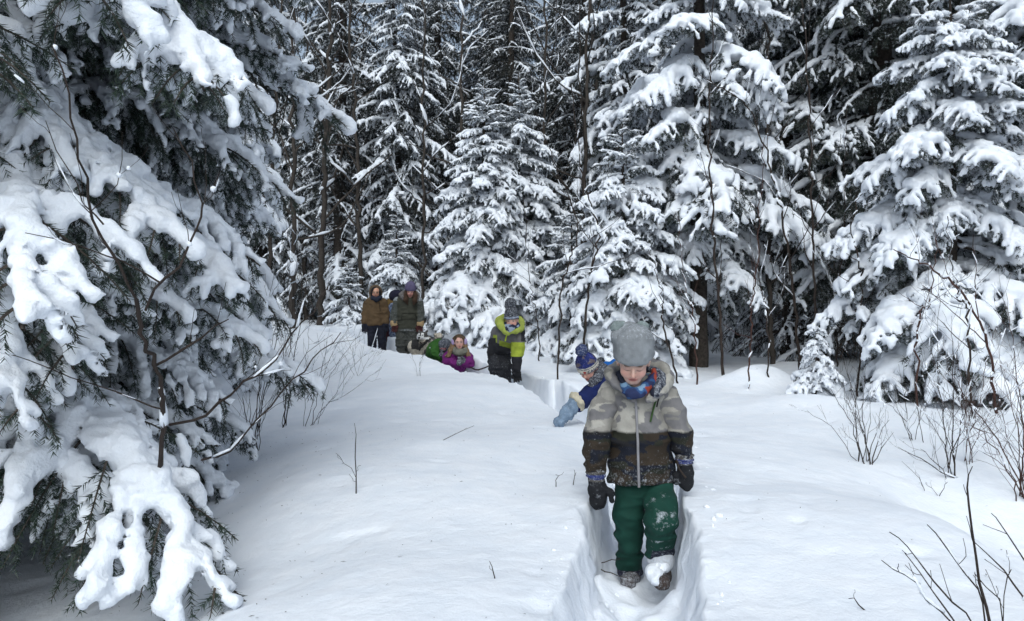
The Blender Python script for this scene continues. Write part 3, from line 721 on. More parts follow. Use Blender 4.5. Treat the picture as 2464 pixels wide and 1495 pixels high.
shrub(60, 1010, 905, [(1022, 800, (1015, 860)), (1040, 830), (985, 845)], 'few thin stalks in the snow in front of the husky', r=.004, tlen=.10, snow=.1, depth=1)
# right side
shrub(21, 2082, 1113, [(1942, 988, (2040, 1080), (1990, 1020)), (1998, 935), (2010, 880, (2060, 1020)), (2040, 900), (2062, 890), (2095, 940), (2120, 980), (2140, 1010), (2085, 860), (2030, 870), (2150, 1040)], 'bare dense fan-shaped shrub on the right snowfield, left of the others', tlen=.22, r=.006, snow=.12)
shrub(22, 2192, 1058, [(2150, 930), (2175, 850), (2240, 900), (2120, 960), (2210, 780)], 'bare shrub with two upright stems behind the fan-shaped one', tlen=.25, r=.006, snow=.2)
shrub(23, 2290, 1146, [(2205, 960, (2265, 1060)), (2240, 820, (2270, 1000)), (2290, 760), (2215, 1080), (2330, 860), (2370, 900), (2160, 1075, (2230, 1110)), (2260, 680)], 'taller bare shrub with wide twigs, rightmost cluster but one', tlen=.34, r=.008, snow=.35, tw=7)
shrub(24, 2322, 1120, [(2330, 930), (2400, 960), (2440, 1010), (2300, 850), (2380, 820)], 'reddish bare shrub just right of the taller shrub', tlen=.34, r=.006, snow=.3, tw=7, mat=M_TWIGRED)
shrub(25, 2462, 1200, [(2330, 1010, (2420, 1120), (2370, 1050)), (2400, 950), (2350, 1080), (2440, 880), (2480, 930), (2290, 900, (2400, 1060), (2340, 980)), (2380, 780, (2440, 1000)), (2420, 700)], 'large reddish bare shrub cut by the right edge of the view', tlen=.40, r=.009, snow=.3, tw=7, mat=M_TWIGRED)
shrub(26, 2255, 1190, [(2170, 1110, (2210, 1150)), (2230, 1160), (2280, 1160)], 'low broken twigs in the hollow at the right', tlen=.10, r=.004, snow=.1, depth=1)
b = Bare(27); o = PW(2400, 1640, 2.15)
for pts, r0 in (([(2381, 1495), (2357, 1404), (2343, 1310), (2332, 1216), (2327, 1155), (2340, 1122)], .0085), ([(2339, 1495), (2282, 1441), (2217, 1357), (2175, 1305), (2140, 1280)], .005), ([(2370, 1480), (2357, 1422), (2311, 1366), (2264, 1296), (2231, 1262)], .0055),
                ([(2292, 1495), (2236, 1451), (2198, 1399), (2163, 1376), (2121, 1348)], .0045), ([(2292, 1495), (2245, 1422), (2198, 1357), (2177, 1331)], .0045), ([(2418, 1476), (2380, 1420), (2345, 1380)], .004), ([(2464, 1440), (2414, 1371), (2343, 1303)], .005), ([(2500, 1400), (2450, 1330), (2400, 1250), (2385, 1235)], .004), ([(2418, 1480), (2420, 1400), (2433, 1370)], .003)):
    P_ = [PW(p[0], p[1], 2.15 - .02 * i) for i, p in enumerate(pts)]
    b.stem(([o] if pts[0][1] > 1470 else []) + P_, r0 * .62, .0013, 3.2, .10, .05, 1, zig=.002)
b.done('shrub', 'bare twigs fanning up close to us in the bottom right corner', 'shrub', o, M_TWIG)
# tall thin poles and saplings of the shady gap
def pole(seed, pts, r0, label, tw=2.2, tlen=.7, snow=.4, mat=None, name='sapling', depth=2):
    b = Bare(seed, 5); P_ = path(*pts); g0 = ground_z(P_[0][0], P_[0][1]); P_[0][2] = g0 - .15
    b.stem(P_, r0, r0 * .3, tw, tlen, snow, depth, zig=.012); return b.done(name, label, 'sapling', (P_[0][0], P_[0][1], g0), mat or M_TWIG)
pole(31, [(1745, 905, 10.2), (1728, 700, 10.2), (1712, 500, 10.2), (1708, 250, 10.2), (1722, -60, 10.2)], .021, 'straight brown sapling trunk behind the boy in the grey hat', tlen=.6, snow=.35)
pole(32, [(1968, 870, 9.6), (1962, 700, 9.6), (1955, 500, 9.6), (1948, 300, 9.6), (1935, 60, 9.6), (1920, -60, 9.6)], .018, 'slim straight bare sapling before the dark gap, near the tiny spruce', tlen=.8, snow=.45)
pole(33, [(1930, 900, 10.0), (1915, 750, 10.0), (1890, 560, 9.9), (1862, 430, 9.8), (1800, 260, 9.7), (1700, 190, 9.6)], .020, 'leaning curved sapling bent over by snow in the shady gap', tlen=.8, snow=.7)
pole(34, [(1340, 850, 9.6), (1352, 700, 9.6), (1375, 620, 9.6), (1390, 540, 9.6), (1350, 430, 9.6), (1290, 270, 9.6)], .012, 'forked bare sapling right of the twin-topped spruces', tlen=.8, snow=.35)
pole(35, [(1400, 840, 10.5), (1415, 700, 10.5), (1440, 560, 10.5), (1400, 420, 10.5), (1375, 200, 10.5)], .018, 'thin bare sapling crossing the loaded fir at its left', tlen=.7, snow=.35)
pole(36, [(1860, 880, 12.0), (1850, 600, 12.0), (1845, 300, 12.0), (1850, -50, 12.0)], .045, 'dark straight trunk with dead twigs deep in the gap', tw=3, tlen=.9, snow=.4, mat=M_DEAD)
pole(37, [(1640, 870, 9.8), (1600, 790, 9.7), (1590, 700, 9.7), (1560, 600, 9.6)], .014, 'low bare sapling just behind the grey hat', tlen=.5, snow=.5)
pole(38, [(2060, 900, 8.6), (2075, 700, 8.5), (2050, 560, 8.5), (2085, 420, 8.4)], .012, 'thin bare sapling before the big right fir', tlen=.5, snow=.4)
pole(39, [(2400, 1000, 7.2), (2380, 850, 7.1), (2330, 720, 7.0), (2230, 640, 6.9), (2150, 600, 6.9)], .014, 'bare arching sapling with withered leaves over the right fir', tlen=.6, snow=.35, mat=M_TWIGRED)
# leafless trees in the forest wall
def bare_tree(seed, px, y, H, r, label, tw=1.3, tlen=2.6, lean=0.):
    b = Bare(seed, 5); x = at_px(px, y); z = ground_z(x, y); P_ = [(x, y, z - .2), (x + lean * .3, y, z + H * .4), (x + lean, y, z + H)]
    b.stem(P_, r, r * .2, tw, tlen, .55, 3, zig=.03, ang=55, upw=.12); return b.done('bare_tree', label, 'tree', (x, y, z), M_DEAD)
bare_tree(61, 705, 17.5, 12, .07, 'leafless tree with snow-lined twigs against the bright gap', tlen=2.6)
bare_tree(62, 770, 19.5, 13, .09, 'leafless tree with long snowy limbs left of the tall bare trunk', tlen=3.0, lean=.5)
bare_tree(63, 870, 20.0, 13, .07, 'leafless tree with curved snowy limbs just right of the tall bare trunk', tlen=2.6, lean=-.6)
bare_tree(64, 1110, 19.0, 13, .06, 'leafless tree between the slim spruce and the twin-topped pair', tlen=2.0)
bare_tree(65, 1400, 16.0, 12, .06, 'leafless tree with tangled twigs above the low spruce', tlen=2.2, lean=.3)
bare_tree(66, 1470, 19.0, 14, .09, 'leafless tree with a curved dark trunk, top centre-right', tlen=2.6, lean=-1.0)
bare_tree(67, 1980, 14.5, 11, .05, 'leafless tree with fine dark twigs over the shady gap', tlen=1.8)

bare_tree(68, 640, 15.0, 11, .05, 'leafless tree with fine frosted twigs against the firs at the left', tlen=2.0, lean=.6)
bare_tree(69, 735, 24.0, 14, .08, 'thin leafless trunk standing in the bright gap far back', tlen=2.4)
bare_tree(70, 680, 27.0, 15, .09, 'far leafless tree behind the bright gap', tlen=3.0)
bare_tree(71, 1310, 18.0, 13, .05, 'leafless tree with snowy twigs behind the right spruce of the pair', tlen=2.0)
bare_tree(72, 1020, 17.5, 12, .04, 'thin leafless tree with snow-lined limbs over the purple-hatted adult', tlen=1.8)
# crumbs and chunks fallen from the trench walls
_ch = []
for k in range(4):
    f = Field((-1.4,) * 3, (1.4,) * 3, .28); f.ell((0, 0, 0), (1, .85, .7)); f.bump(lambda G: .0 * G[:, 0]); f.F = f.F - .28 * vnoise(np.stack(np.meshgrid(*[f.lo[i] + np.arange(f.n[i]) * f.vox for i in range(3)], indexing='ij'), -1), 1.3, k).astype(np.float32); _ch.append(f.out())
rg = np.random.RandomState(9); ac = Acc()
for k in range(420):
    y = 2.2 + 9 * rg.rand() ** 1.5; s_ = rg.choice([-1, 1]) * (.10 + .30 * rg.rand() ** 1.2); x = float(_tx(y)) + s_; inside = abs(s_) < .21
    r = (.006 + .028 * rg.rand() ** 3.0) * (1 if inside else .6); z = (float(floor_z(np.array(y))) + .02) if inside else ground_z(x, y) - .004
    if not inside and abs(s_) < .29: continue
    v, q = _ch[rg.randint(4)]; M3 = rot(rg.rand() * 360, rg.rand() * 360); ac.add((v * r) @ M3.T + [x, y, z + r * .3], q)
o = put('snow_crumbs', ac.mesh('snow_crumbs', [M_GROUND])); tag(o, 'loose crumbs of snow fallen along the trodden trench', 'snow', kind='stuff')

b = Bare(90); D_ = 11.6
b.stem([PW((1350 + q[0] / 2.99) / 1.636, (1050 + q[1] / 2.99) / 1.636, D_) for q in ((1500, 1180), (1570, 1215), (1620, 1205), (1740, 1160), (1800, 1110))], .010, .010, 0, snow=0, zig=.0)
b.done('leash', 'dark cord lying across the path between the purple girl and the teenager', 'cord', PW((1350 + 1650 / 2.99) / 1.636, (1050 + 1200 / 2.99) / 1.636, D_), M_TWIG)

for k, (px, y, top, ln, lb) in enumerate([
    (1800, 9.0, 330, 40, 'thin bare sapling left of the leaning bent one in the gap'), (1850, 9.3, 480, -30, 'short bare sapling behind the round snow hump'),
    (2010, 9.4, 250, 30, 'fine bare sapling just right of the tiny spruce'), (1680, 9.5, 520, -50, 'bare sapling leaning left behind the boy'),
    (1445, 11.0, 380, 20, 'thin bare sapling before the loaded fir'), (1300, 12.0, 480, -40, 'thin bare sapling right behind the teenager'),
    (2200, 7.6, 560, 60, 'bare sapling with snowy forks before the big right fir'), (2340, 7.0, 520, -60, 'bare sapling at the right above the reddish shrubs')]):
    pole(100 + k, [(px, 890, y), (px + ln * .2, 760, y), (px + ln * .6, (890 + top) / 2, y), (px + ln, top, y - .1)], .011, lb, tw=3.2, tlen=.55, snow=.55, mat=M_TWIGRED if k % 3 == 0 else M_TWIG, depth=2)

rg = np.random.RandomState(19); ac = Acc()
for k in range(420):
    if k % 2: x = -1.9 + abs(rg.randn()) * .9; y = 2.6 + rg.rand() * 4
    else: x = rg.uniform(-1, 4.5); y = rg.uniform(3, 10)
    if abs(x - float(_tx(y))) < .34: continue
    a = rg.rand() * 6.28; l = .004 + .011 * rg.rand() ** 2; w = .0012 + .0015 * rg.rand(); d = np.array([math.cos(a), math.sin(a), 0]); n = np.array([-d[1], d[0], 0]); p = np.array([x, y, ground_z(x, y) + .004])
    ac.add([p - d * l, p - n * w + [0, 0, .002], p + d * l, p + n * w + [0, 0, .002]], np.array([(0, 1, 2, 3)]))
o = put('forest_litter', ac.mesh('forest_litter', [M_TWIG])); tag(o, 'fallen needles and bark crumbs scattered on the snow', 'litter', kind='stuff')
# ------------------------------------------------------------------ people: soft solids in the poses of the place
def cloth_mat(name, rough=.85, bscale=220, bst=.25, coat=0):
    m, nt, N, L, B = nodemat(name)
    at = N.new('ShaderNodeVertexColor'); at.layer_name = 'col'
    t = noise(N, L, 14, 4, .6); r = ramp(N, L, t.outputs[0], [(.25, .75), (.75, 1.2)])
    mul = N.new('ShaderNodeMix'); mul.data_type = 'RGBA'; mul.blend_type = 'MULTIPLY'; mul.inputs[0].default_value = 1
    L.new(at.outputs['Color'], mul.inputs[6]); L.new(r.outputs[0], mul.inputs[7])
    f1 = noise(N, L, 70, 6, .8); f2 = N.new('ShaderNodeMath'); f2.operation = 'MULTIPLY_ADD'
    L.new(at.outputs['Alpha'], f2.inputs[0]); f2.inputs[1].default_value = .75; L.new(f1.outputs[0], f2.inputs[2])
    fr = ramp(N, L, f2.outputs[0], [(.70, 0), (1.0, .9)])
    L.new(mixc(N, L, fr.outputs[0], mul.outputs[2], (.60, .64, .70)), B.inputs['Base Color'])
    B.inputs['Roughness'].default_value = rough; B.inputs['Specular IOR Level'].default_value = .3
    b = noise(N, L, bscale, 2); bump(N, L, B, b.outputs[0], bst, .003)
    return m
M_CLOTH = cloth_mat('winter_cloth'); M_KNIT = cloth_mat('knitted_wool', .95, 160, .7); M_FUR = cloth_mat('fur', .95, 260, 1.0)
def skin_mat():
    m, nt, N, L, B = nodemat('skin')
    at = N.new('ShaderNodeVertexColor'); at.layer_name = 'col'; L.new(at.outputs['Color'], B.inputs['Base Color'])
    B.inputs['Roughness'].default_value = .5; B.inputs['Subsurface Weight'].default_value = .12
    B.inputs['Subsurface Radius'].default_value = (.01, .004, .002); return m
M_SKIN = skin_mat()
class Solid:
    def __init__(s, vox): s.vox = vox; s.ops = []; s.lo = np.full(3, 1e9); s.hi = -s.lo; s.V = None
    def _b(s, p, r):
        s.lo = np.minimum(s.lo, np.asarray(p) - r); s.hi = np.maximum(s.hi, np.asarray(p) + r)
    def cap(s, p0, p1, r0, r1, k=.02, cut=False, sq=None):
        if not cut:
            q = 1 / min(sq) if sq is not None else 1
            s._b(p0, r0 * q); s._b(p1, r1 * q)
        s.ops.append(('cap', (p0, p1, r0, r1, k, cut, sq))); return s
    def chain(s, pts, rad, k=.02, **kw):
        for i in range(len(pts) - 1): s.cap(pts[i], pts[i + 1], rad[i], rad[i + 1], k, **kw)
        return s
    def ell(s, c, r, R=None, k=.02, cut=False):
        if not cut: s._b(c, np.max(r))
        s.ops.append(('ell', (c, r, R, k, cut))); return s
    def half(s, pt, n, k=.005): s.ops.append(('half', (pt, n, k))); return s
    def bump(s, fn): s.ops.append(('bump', (fn,))); return s
    def done(s, name, parent, mat, col=None, label=None):
        base = np.array(parent.matrix_basis.translation) if parent.parent is None else np.array(parent.parent.matrix_basis.translation)
        F = Field(s.lo - .03, s.hi + .03, s.vox)
        for op, a in s.ops: getattr(F, op)(*a)
        V, Q = F.out(); s.V = V; s.n0 = len(V)
        me = np_mesh(name, V - base, [Q], [np.zeros(len(Q))], [mat])
        if col is not None:
            c = col(V) if callable(col) else np.tile(col, (len(V), 1))
            c = np.asarray(c, float)
            if c.shape[1] == 3: c = np.hstack([c, np.zeros((len(c), 1))])
            a = me.color_attributes.new('col', 'FLOAT_COLOR', 'POINT'); a.data.foreach_set('color', c.astype(np.float32).ravel())
        o = put(name, me, parent)
        if label: o['label'] = label
        return o
def flat_col(rgb, frost=0.0): return lambda V: np.hstack([np.tile(rgb, (len(V), 1)), np.full((len(V), 1), frost)])
def folds(seed, amp=.007, sc=(9, 9, 22)):
    q = np.array(sc, float)
    return lambda G: amp * (1.1 - 2.2 * np.abs(vnoise(G * q, 1.0, seed))) + amp * .5 * vnoise(G * q, 2.1, seed + 4)

def head_ops(S, c, R, s=1.0, mouth=0.0, eyes='open', zs=1.0):
    P = lambda x, y, z: c + R @ (np.array([x, y, z * (zs if z < 0 else 1)]) * s)
    E = lambda p, r, k=.02, cut=False: S.ell(P(*p), np.array(r) * s, R, k * s, cut)
    E((0, .012, .03), (.074, .092, .084)); E((0, -.03, -.02), (.060, .058, .088), .03)
    E((0, -.052, -.088), (.030, .028, .024), .03)
    for sx in (-1, 1):
        E((sx * .036, -.060, -.034), (.025, .022, .026), .02)
        E((sx * .076, .008, -.008), (.010, .020, .030), .008)
        E((sx * .030, -.094, .004), (.017, .012, .011), .010, True)
        E((sx * .030, -.078, .003), (.0135, .0125, .0125), .003)
    S.cap(P(-.036, -.080, .024), P(.036, -.080, .024), .011 * s, .011 * s, .014 * s)
    S.cap(P(0, -.086, .012), P(0, -.108, -.026), .007 * s, .0115 * s, .008 * s)
    for sx in (-1, 1): E((sx * .011, -.097, -.031), (.008, .009, .007), .004)
    S.cap(P(-.017, -.083, -.060), P(.017, -.083, -.060), .0065 * s, .0065 * s, .004 * s)
    S.cap(P(-.014, -.082, -.070), P(.014, -.082, -.070), .0075 * s, .0075 * s, .004 * s)
    S.cap(P(-.018, -.096, -.065), P(.018, -.096, -.065), .003 * s + .003 * mouth, .003 * s + .003 * mouth, .002, True)
def head_col(c, R, s, skin=(.50, .325, .265), lips=(.42, .13, .11), brow=(.09, .055, .035), eyes='open', zs=1.0):
    def f(V):
        Q = ((V - c) @ R) / s; Q = Q / np.array([1, 1, 1.]) ; Q[:, 2] = np.where(Q[:, 2] < 0, Q[:, 2] / zs, Q[:, 2]); C = np.tile(skin, (len(V), 1)).astype(float)
        def g(p, r): return np.exp(-(((Q - np.array(p)) / np.array(r)) ** 2).sum(1))[:, None]
        ck = (g((-.04, -.07, -.03), (.025, .03, .022)) + g((.04, -.07, -.03), (.025, .03, .022)) + .8 * g((0, -.11, -.028), (.016, .02, .014)))
        C = C * (1 - .55 * np.clip(ck, 0, 1)) + np.array((.60, .23, .19)) * .55 * np.clip(ck, 0, 1)
        l = np.clip(1.6 * g((0, -.09, -.065), (.023, .02, .010)), 0, 1); C = C * (1 - l) + np.array(lips) * l
        m = np.clip(1.5 * g((0, -.09, -.065), (.016, .02, .0035)), 0, 1); C = C * (1 - m * .8)
        for sx in (-1, 1):
            b = np.clip(1.5 * g((sx * .032, -.09, .0255 ), (.019, .02, .006)), 0, 1); C = C * (1 - b) + np.array(brow) * b
            if eyes == 'open':
                w = np.clip(1.6 * g((sx * .030, -.09, .003), (.012, .02, .0055)), 0, 1); C = C * (1 - w) + np.array((.55, .52, .5)) * w
                i = np.clip(1.8 * g((sx * .030, -.09, .003), (.0058, .02, .0058)), 0, 1); C = C * (1 - i) + np.array((.03, .025, .02)) * i
                i = np.clip(1.2 * g((sx * .030, -.09, .0095), (.014, .02, .0028)), 0, 1); C = C * (1 - i) + np.array((.06, .04, .03)) * i
            else:
                i = np.clip(1.5 * g((sx * .030, -.09, -.004), (.014, .02, .0035)), 0, 1); C = C * (1 - i) + np.array((.08, .045, .035)) * i
                i = .35 * g((sx * .030, -.09, .010), (.015, .02, .007)); C = C * (1 - i) + np.array((.38, .18, .15)) * i
        return C
    return f
def body_ops(S, J, w=1.0):
    """a whole figure under the clothes, from pelvis to neck, arms and legs"""
    S.chain([J['pelvis'], (J['pelvis'] + J['chest']) / 2, J['chest']], [.095 * w, .085 * w, .10 * w], .03)
    S.cap(J['chest'], J['neck'], .09 * w, .045 * w, .03); S.cap(J['neck'], J['head'] - 0 * J['neck'], .040 * w, .045 * w, .02)
    for s in 'LR':
        if 'sh' + s in J:
            S.cap(J['chest'], J['sh' + s], .07 * w, .042 * w, .03)
            S.chain([J['sh' + s], J['el' + s], J['wr' + s]], [.045 * w, .035 * w, .025 * w], .015)
        if 'hip' + s in J:
            S.cap(J['pelvis'], J['hip' + s], .08 * w, .07 * w, .03)
            S.chain([J['hip' + s], J['kn' + s], J['an' + s]], [.068 * w, .048 * w, .034 * w], .02)
def mitten(root, wr, tip, r, thumb, col, name='mitten', vox=.006, label=None, mat=None, seed=0, cuff=None):
    wr = np.asarray(wr, float); tip = np.asarray(tip, float); d = tip - wr; L_ = np.linalg.norm(d); u = d / L_; th = np.asarray(thumb, float); th = th / np.linalg.norm(th)
    n = np.cross(u, th); n /= np.linalg.norm(n) + 1e-9
    Rm = np.stack([th, n, u], 1)
    S = Solid(vox)
    S.cap(wr, wr + d * .35, r * .78, r * .95, .015); S.ell(wr + d * .60, (r * 1.0, r * .62, L_ * .40), Rm, .02)
    b = wr + d * .30 + th * r * .55; S.chain([b, b + th * r * .75 + u * L_ * .16, b + th * r * .85 + u * L_ * .36], [r * .42, r * .38, r * .33], .008)
    S.bump(folds(seed + 9, r * .10, (22, 22, 30)))
    return S.done(name, root, mat or M_CLOTH, col, label)
def glove(root, wr, tip, r, side, nrm, col, vox=.007, name='glove', spread=.12, curl=.35):
    """palm, four unequal fingers with two bends and a thumb from the side of the palm"""
    wr = np.asarray(wr, float); tip = np.asarray(tip, float); d = tip - wr; L_ = np.linalg.norm(d); u = d / L_
    th = np.asarray(side, float); th -= (th @ u) * u; th /= np.linalg.norm(th); n = np.asarray(nrm, float); n = n - (n @ u) * u - (n @ th) * th; n /= np.linalg.norm(n)
    S = Solid(vox); Rm = np.stack([th, n, u], 1)
    S.cap(wr, wr + d * .25, r * .75, r * .85, .01); S.ell(wr + d * .36, (r, r * .5, L_ * .26), Rm, .012)
    for i, ln in enumerate((.44, .50, .46, .36)):
        o = (1 - i * .66) * r * .72; b = wr + d * .50 + th * o; dr = u + th * (spread * (1 - i * .66)); dr /= np.linalg.norm(dr)
        p1 = b + dr * L_ * ln * .5; p2 = p1 + (dr + n * curl) * L_ * ln * .3; p3 = p2 + (dr + n * curl * 2.4) / (1 + curl) * L_ * ln * .22
        S.chain([b, p1, p2, p3], [r * .25, r * .24, r * .22, r * .18], .004)
    b = wr + d * .22 + th * r * .7; S.chain([b, b + (th * .8 + u * .9) * L_ * .16, b + (th * .75 + u * 1.6 + n * .4) * L_ * .22], [r * .32, r * .27, r * .22], .006)
    return S.done(name, root, M_CLOTH, col)
def surf_y(V, x, z, r=.022):
    m = ((V[:, 0] - x) ** 2 + (V[:, 2] - z) ** 2) < r * r
    return V[m, 1].min() if m.any() else None
def strip(root, V, a, b, rad, n, name, mat, col=None, off=.002, sides=6, label=None):
    """a raised line (zip, seam, cord) that follows the front of a garment"""
    base = np.array(root.matrix_basis.translation) if root.parent is None else np.array(root.parent.matrix_basis.translation)
    P = []
    for t in np.linspace(0, 1, n):
        x = a[0] + (b[0] - a[0]) * t; z = a[2] + (b[2] - a[2]) * t; y = surf_y(V, x, z)
        if y is not None: P.append((x, y - off, z))
    if len(P) < 3: print("STRIP FAIL", name, a, b, V.min(0), V.max(0), len(P)); return
    P = np.array(P); P[1:-1, 1] = (P[:-2, 1] + P[1:-1, 1] + P[2:, 1]) / 3
    v, f = tube(P, rad, sides)
    me = np_mesh(name, v - base, [f], [np.zeros(len(f))], [mat])
    if col is not None:
        at_ = me.color_attributes.new('col', 'FLOAT_COLOR', 'POINT'); at_.data.foreach_set('color', np.tile(np.array((*col, 0), np.float32), (len(v), 1)).ravel())
    o = put(name, me, root)
    if label: o['label'] = label
    return o

# ---------- boy in front -------------------------------------------------------------------------------
D = 4.25
Q = lambda px, py, dy=0.: PW(px, py, D + dy)
boy = thing('person', 'boy walking in front, camouflage jacket, green snow trousers, grey knitted hat', 'person', (at_px(1540, D), D, 0.0))
J = dict(pelvis=Q(1545, 1165, .02), chest=Q(1532, 985, .02), neck=Q(1528, 925, -.02), head=Q(1524, 868, -.13),
         shL=Q(1466, 955, .02), elL=Q(1441, 1042, -.01), wrL=Q(1432, 1128, -.06), shR=Q(1598, 948, .02), elR=Q(1634, 1035, 0), wrR=Q(1643, 1098, -.03),
         hipL=Q(1518, 1180, .02), knL=Q(1515, 1280, .03), anL=Q(1518, 1368, .10), hipR=Q(1577, 1180, 0), knR=Q(1591, 1252, -.20), anR=Q(1586, 1335, -.10))
HC, HR, HS = J['head'], rot(-9, 28, 2), 1.04
S = Solid(.005); body_ops(S, J, .85); head_ops(S, HC, HR, HS, .5, 'down', .86); S.done('body', boy, M_SKIN, head_col(HC, HR, HS, eyes='down', zs=.86))
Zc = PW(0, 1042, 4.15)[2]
def camo(seed):
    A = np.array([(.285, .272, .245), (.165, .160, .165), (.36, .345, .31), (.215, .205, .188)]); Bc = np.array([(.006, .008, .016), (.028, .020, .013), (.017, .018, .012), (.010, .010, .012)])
    def f(V):
        G = V * np.array([1, 1, 2.0]); n1 = fnoise(G, 9.5, seed, 2); n2 = fnoise(G, 9.5, seed + 5, 2); n3 = fnoise(G, 10, seed + 9, 2)
        i = np.zeros(len(V), int); i[n3 > .16] = 3; i[n2 > .16] = 2; i[n1 > .14] = 1
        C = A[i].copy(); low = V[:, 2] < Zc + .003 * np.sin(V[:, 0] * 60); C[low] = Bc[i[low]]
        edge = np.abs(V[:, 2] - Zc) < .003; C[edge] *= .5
        fr = np.full(len(V), .02); fr[low] = .04 + .22 * np.clip((Zc - V[low, 2]) / .25, 0, 1)
        x0, x1 = Q(1462, 0)[0], Q(1606, 0)[0]
        fr += np.where((V[:, 2] > Zc + .16) & (V[:, 0] < x0), .10, 0)
        fr = np.where(((V[:, 0] < x0) | (V[:, 0] > x1 + .03)) & low, .16, fr)
        return np.hstack([C, fr[:, None]])
    return f
S = Solid(.0062); sq = (1, 1.38, 1)
S.chain([Q(1532, 970, .02), Q(1537, 1055, .01), Q(1543, 1140, .01), Q(1545, 1200, .01)], [.138, .158, .170, .174], .04, sq=sq)
S.cap(Q(1486, 946, .02), Q(1580, 942, .02), .062, .062, .04); S.cap(Q(1498, 925, 0), Q(1560, 922, 0), .052, .052, .03)
S.half(Q(1545, 1156), (.06, 0, -1), .012)
S.bump(folds(3, .010, (8, 8, 15)))
jk = S.done('jacket', boy, M_CLOTH, camo(4)); JV = S.V
for pts, rr_, sd in (([Q(1474, 944, .03), Q(1451, 992, .01), Q(1440, 1045, -.01), Q(1433, 1088, -.04), J['wrL']], [.062, .070, .070, .060, .050], 5),
                     ([Q(1592, 939, .03), Q(1616, 984, .01), Q(1634, 1040, -.01), Q(1641, 1075, -.02), J['wrR']], [.062, .066, .065, .054, .047], 6)):
    S = Solid(.006); S.chain(pts, rr_, .015); S.bump(folds(sd, .011, (10, 10, 17))); S.done('sleeve', jk, M_CLOTH, camo(4 + sd))
hx = Q(1545, 1156)[2]
# hem cuff underneath, zips, lining
strip(boy, JV, Q(1523, 940), Q(1529, 1160), .0075, 40, 'zip', M_CLOTH, (.26, .255, .27), .001)
strip(boy, JV, Q(1574, 952), Q(1557, 1008), .0055, 14, 'pocket_zip', M_CLOTH, (.035, .075, .02), .002)
strip(boy, JV, Q(1580, 950), Q(1574, 975), .004, 8, 'zip_pull', M_CLOTH, (.012, .012, .012), .006)
# hood lying open round the neck
S = Solid(.006)
hood = [Q(1484, 925, -.10), Q(1468, 902, -.02), Q(1486, 884, .10), Q(1532, 876, .15), Q(1580, 880, .10), Q(1606, 905, -.01), Q(1588, 938, -.11), Q(1560, 962, -.125)]
S.chain(smooth_path(hood, 18), np.interp(np.linspace(0, 1, 18), [0, .2, .5, .8, 1], [.018, .028, .038, .030, .016]), .02)
S.chain([Q(1484, 925, -.09), Q(1504, 945, -.125), Q(1523, 962, -.135)], [.020, .018, .012], .015)
S.bump(folds(7, .006, (14, 14, 14))); S.done('hood', boy, M_CLOTH, lambda V: np.hstack([camo(6)(V)[:, :3], np.full((len(V), 1), .12)]))
S = Solid(.006)
S.chain(smooth_path([Q(1500, 915, -.12), Q(1492, 900, -.04), Q(1530, 893, .06), Q(1580, 895, -.02), Q(1590, 915, -.10), Q(1576, 945, -.135)], 14), np.interp(np.linspace(0, 1, 14), [0, .5, 1], [.014, .022, .026]), .015)
S.chain([Q(1500, 915, -.12), Q(1512, 938, -.14), Q(1522, 952, -.145)], [.012, .012, .008], .01)
S.bump(folds(8, .004, (20, 20, 20))); S.done('hood_lining', boy, M_FUR, lambda V: np.hstack([np.tile((.014, .017, .032), (len(V), 1)), np.where(V[:, 0] > Q(1560, 0)[0], .34, .04)[:, None]]))
# neck warmer
S = Solid(.005)
nw = [Q(1503, 922, -.12), Q(1500, 915, -.06), Q(1528, 910, .03), Q(1566, 908, -.04), Q(1570, 912, -.10), Q(1536, 940, -.150), Q(1514, 938, -.145), Q(1503, 922, -.12)]
S.chain(smooth_path(nw, 22), [.017] * 22, .010); S.chain(smooth_path([p + [0, 0, -.018] for p in nw], 22), [.021] * 22, .010)
S.chain([Q(1574, 890, -.07), Q(1578, 905, -.09), Q(1566, 922, -.12)], [.010, .013, .014], .012)
S.bump(folds(17, .005, (14, 14, 34)))
def gaiter(V):
    n = fnoise(V, 16, 5, 2); m = fnoise(V, 21, 8, 2); C = np.tile((.03, .08, .20), (len(V), 1))
    C[n > .12] = (.16, .27, .40); C[n < -.1] = (.02, .03, .09); C[(m > .18) & (V[:, 0] > Q(1535, 0)[0])] = (.28, .05, .03); return np.hstack([C, np.full((len(V), 1), .05)])
S.done('neck_warmer', boy, M_CLOTH, gaiter)
# hat
S = Solid(.006)
up = HR @ np.array([0, 0, 1.]); fw = HR @ np.array([0, -1., 0]); rt = HR @ np.array([1., 0, 0])
hb = HC + up * .040
S.cap(hb, hb + up * .045 - fw * .02, .1035, .099, .03); S.cap(hb + up * .04 - fw * .03, Q(1517, 812, -.10), .094, .078, .04)
S.chain([Q(1488, 808, -.12), Q(1506, 802, -.11)], [.036, .045], .03); S.cap(Q(1538, 806, -.10), Q(1545, 794, -.09), .040, .030, .02)
S.half(hb + up * -.012, -up * 1 + fw * .06, .01)
S.bump(lambda G: folds(31, .005, (10, 10, 16))(G) + .002 * vnoise(G, 90, 3))
hat = S.done('hat', boy, M_KNIT, lambda V: np.hstack([np.tile((.21, .225, .24), (len(V), 1)) * (1 + .2 * fnoise(V, 40, 3, 2))[:, None], np.full((len(V), 1), .10) + .16 * (V[:, 2:] > Q(0, 812)[2])]))
for (a, b, r, dy) in ((1489, 788, .046, -.10), (1546, 785, .034, -.08)):
    S = Solid(.005); S.ell(Q(a, b, dy), (r, r * .9, r * .85)); S.bump(lambda G: .005 * vnoise(G, 90, 7) + .004 * vnoise(G, 45, 8)); S.done('pompom', hat, M_FUR, flat_col((.19, .23, .23), .22))
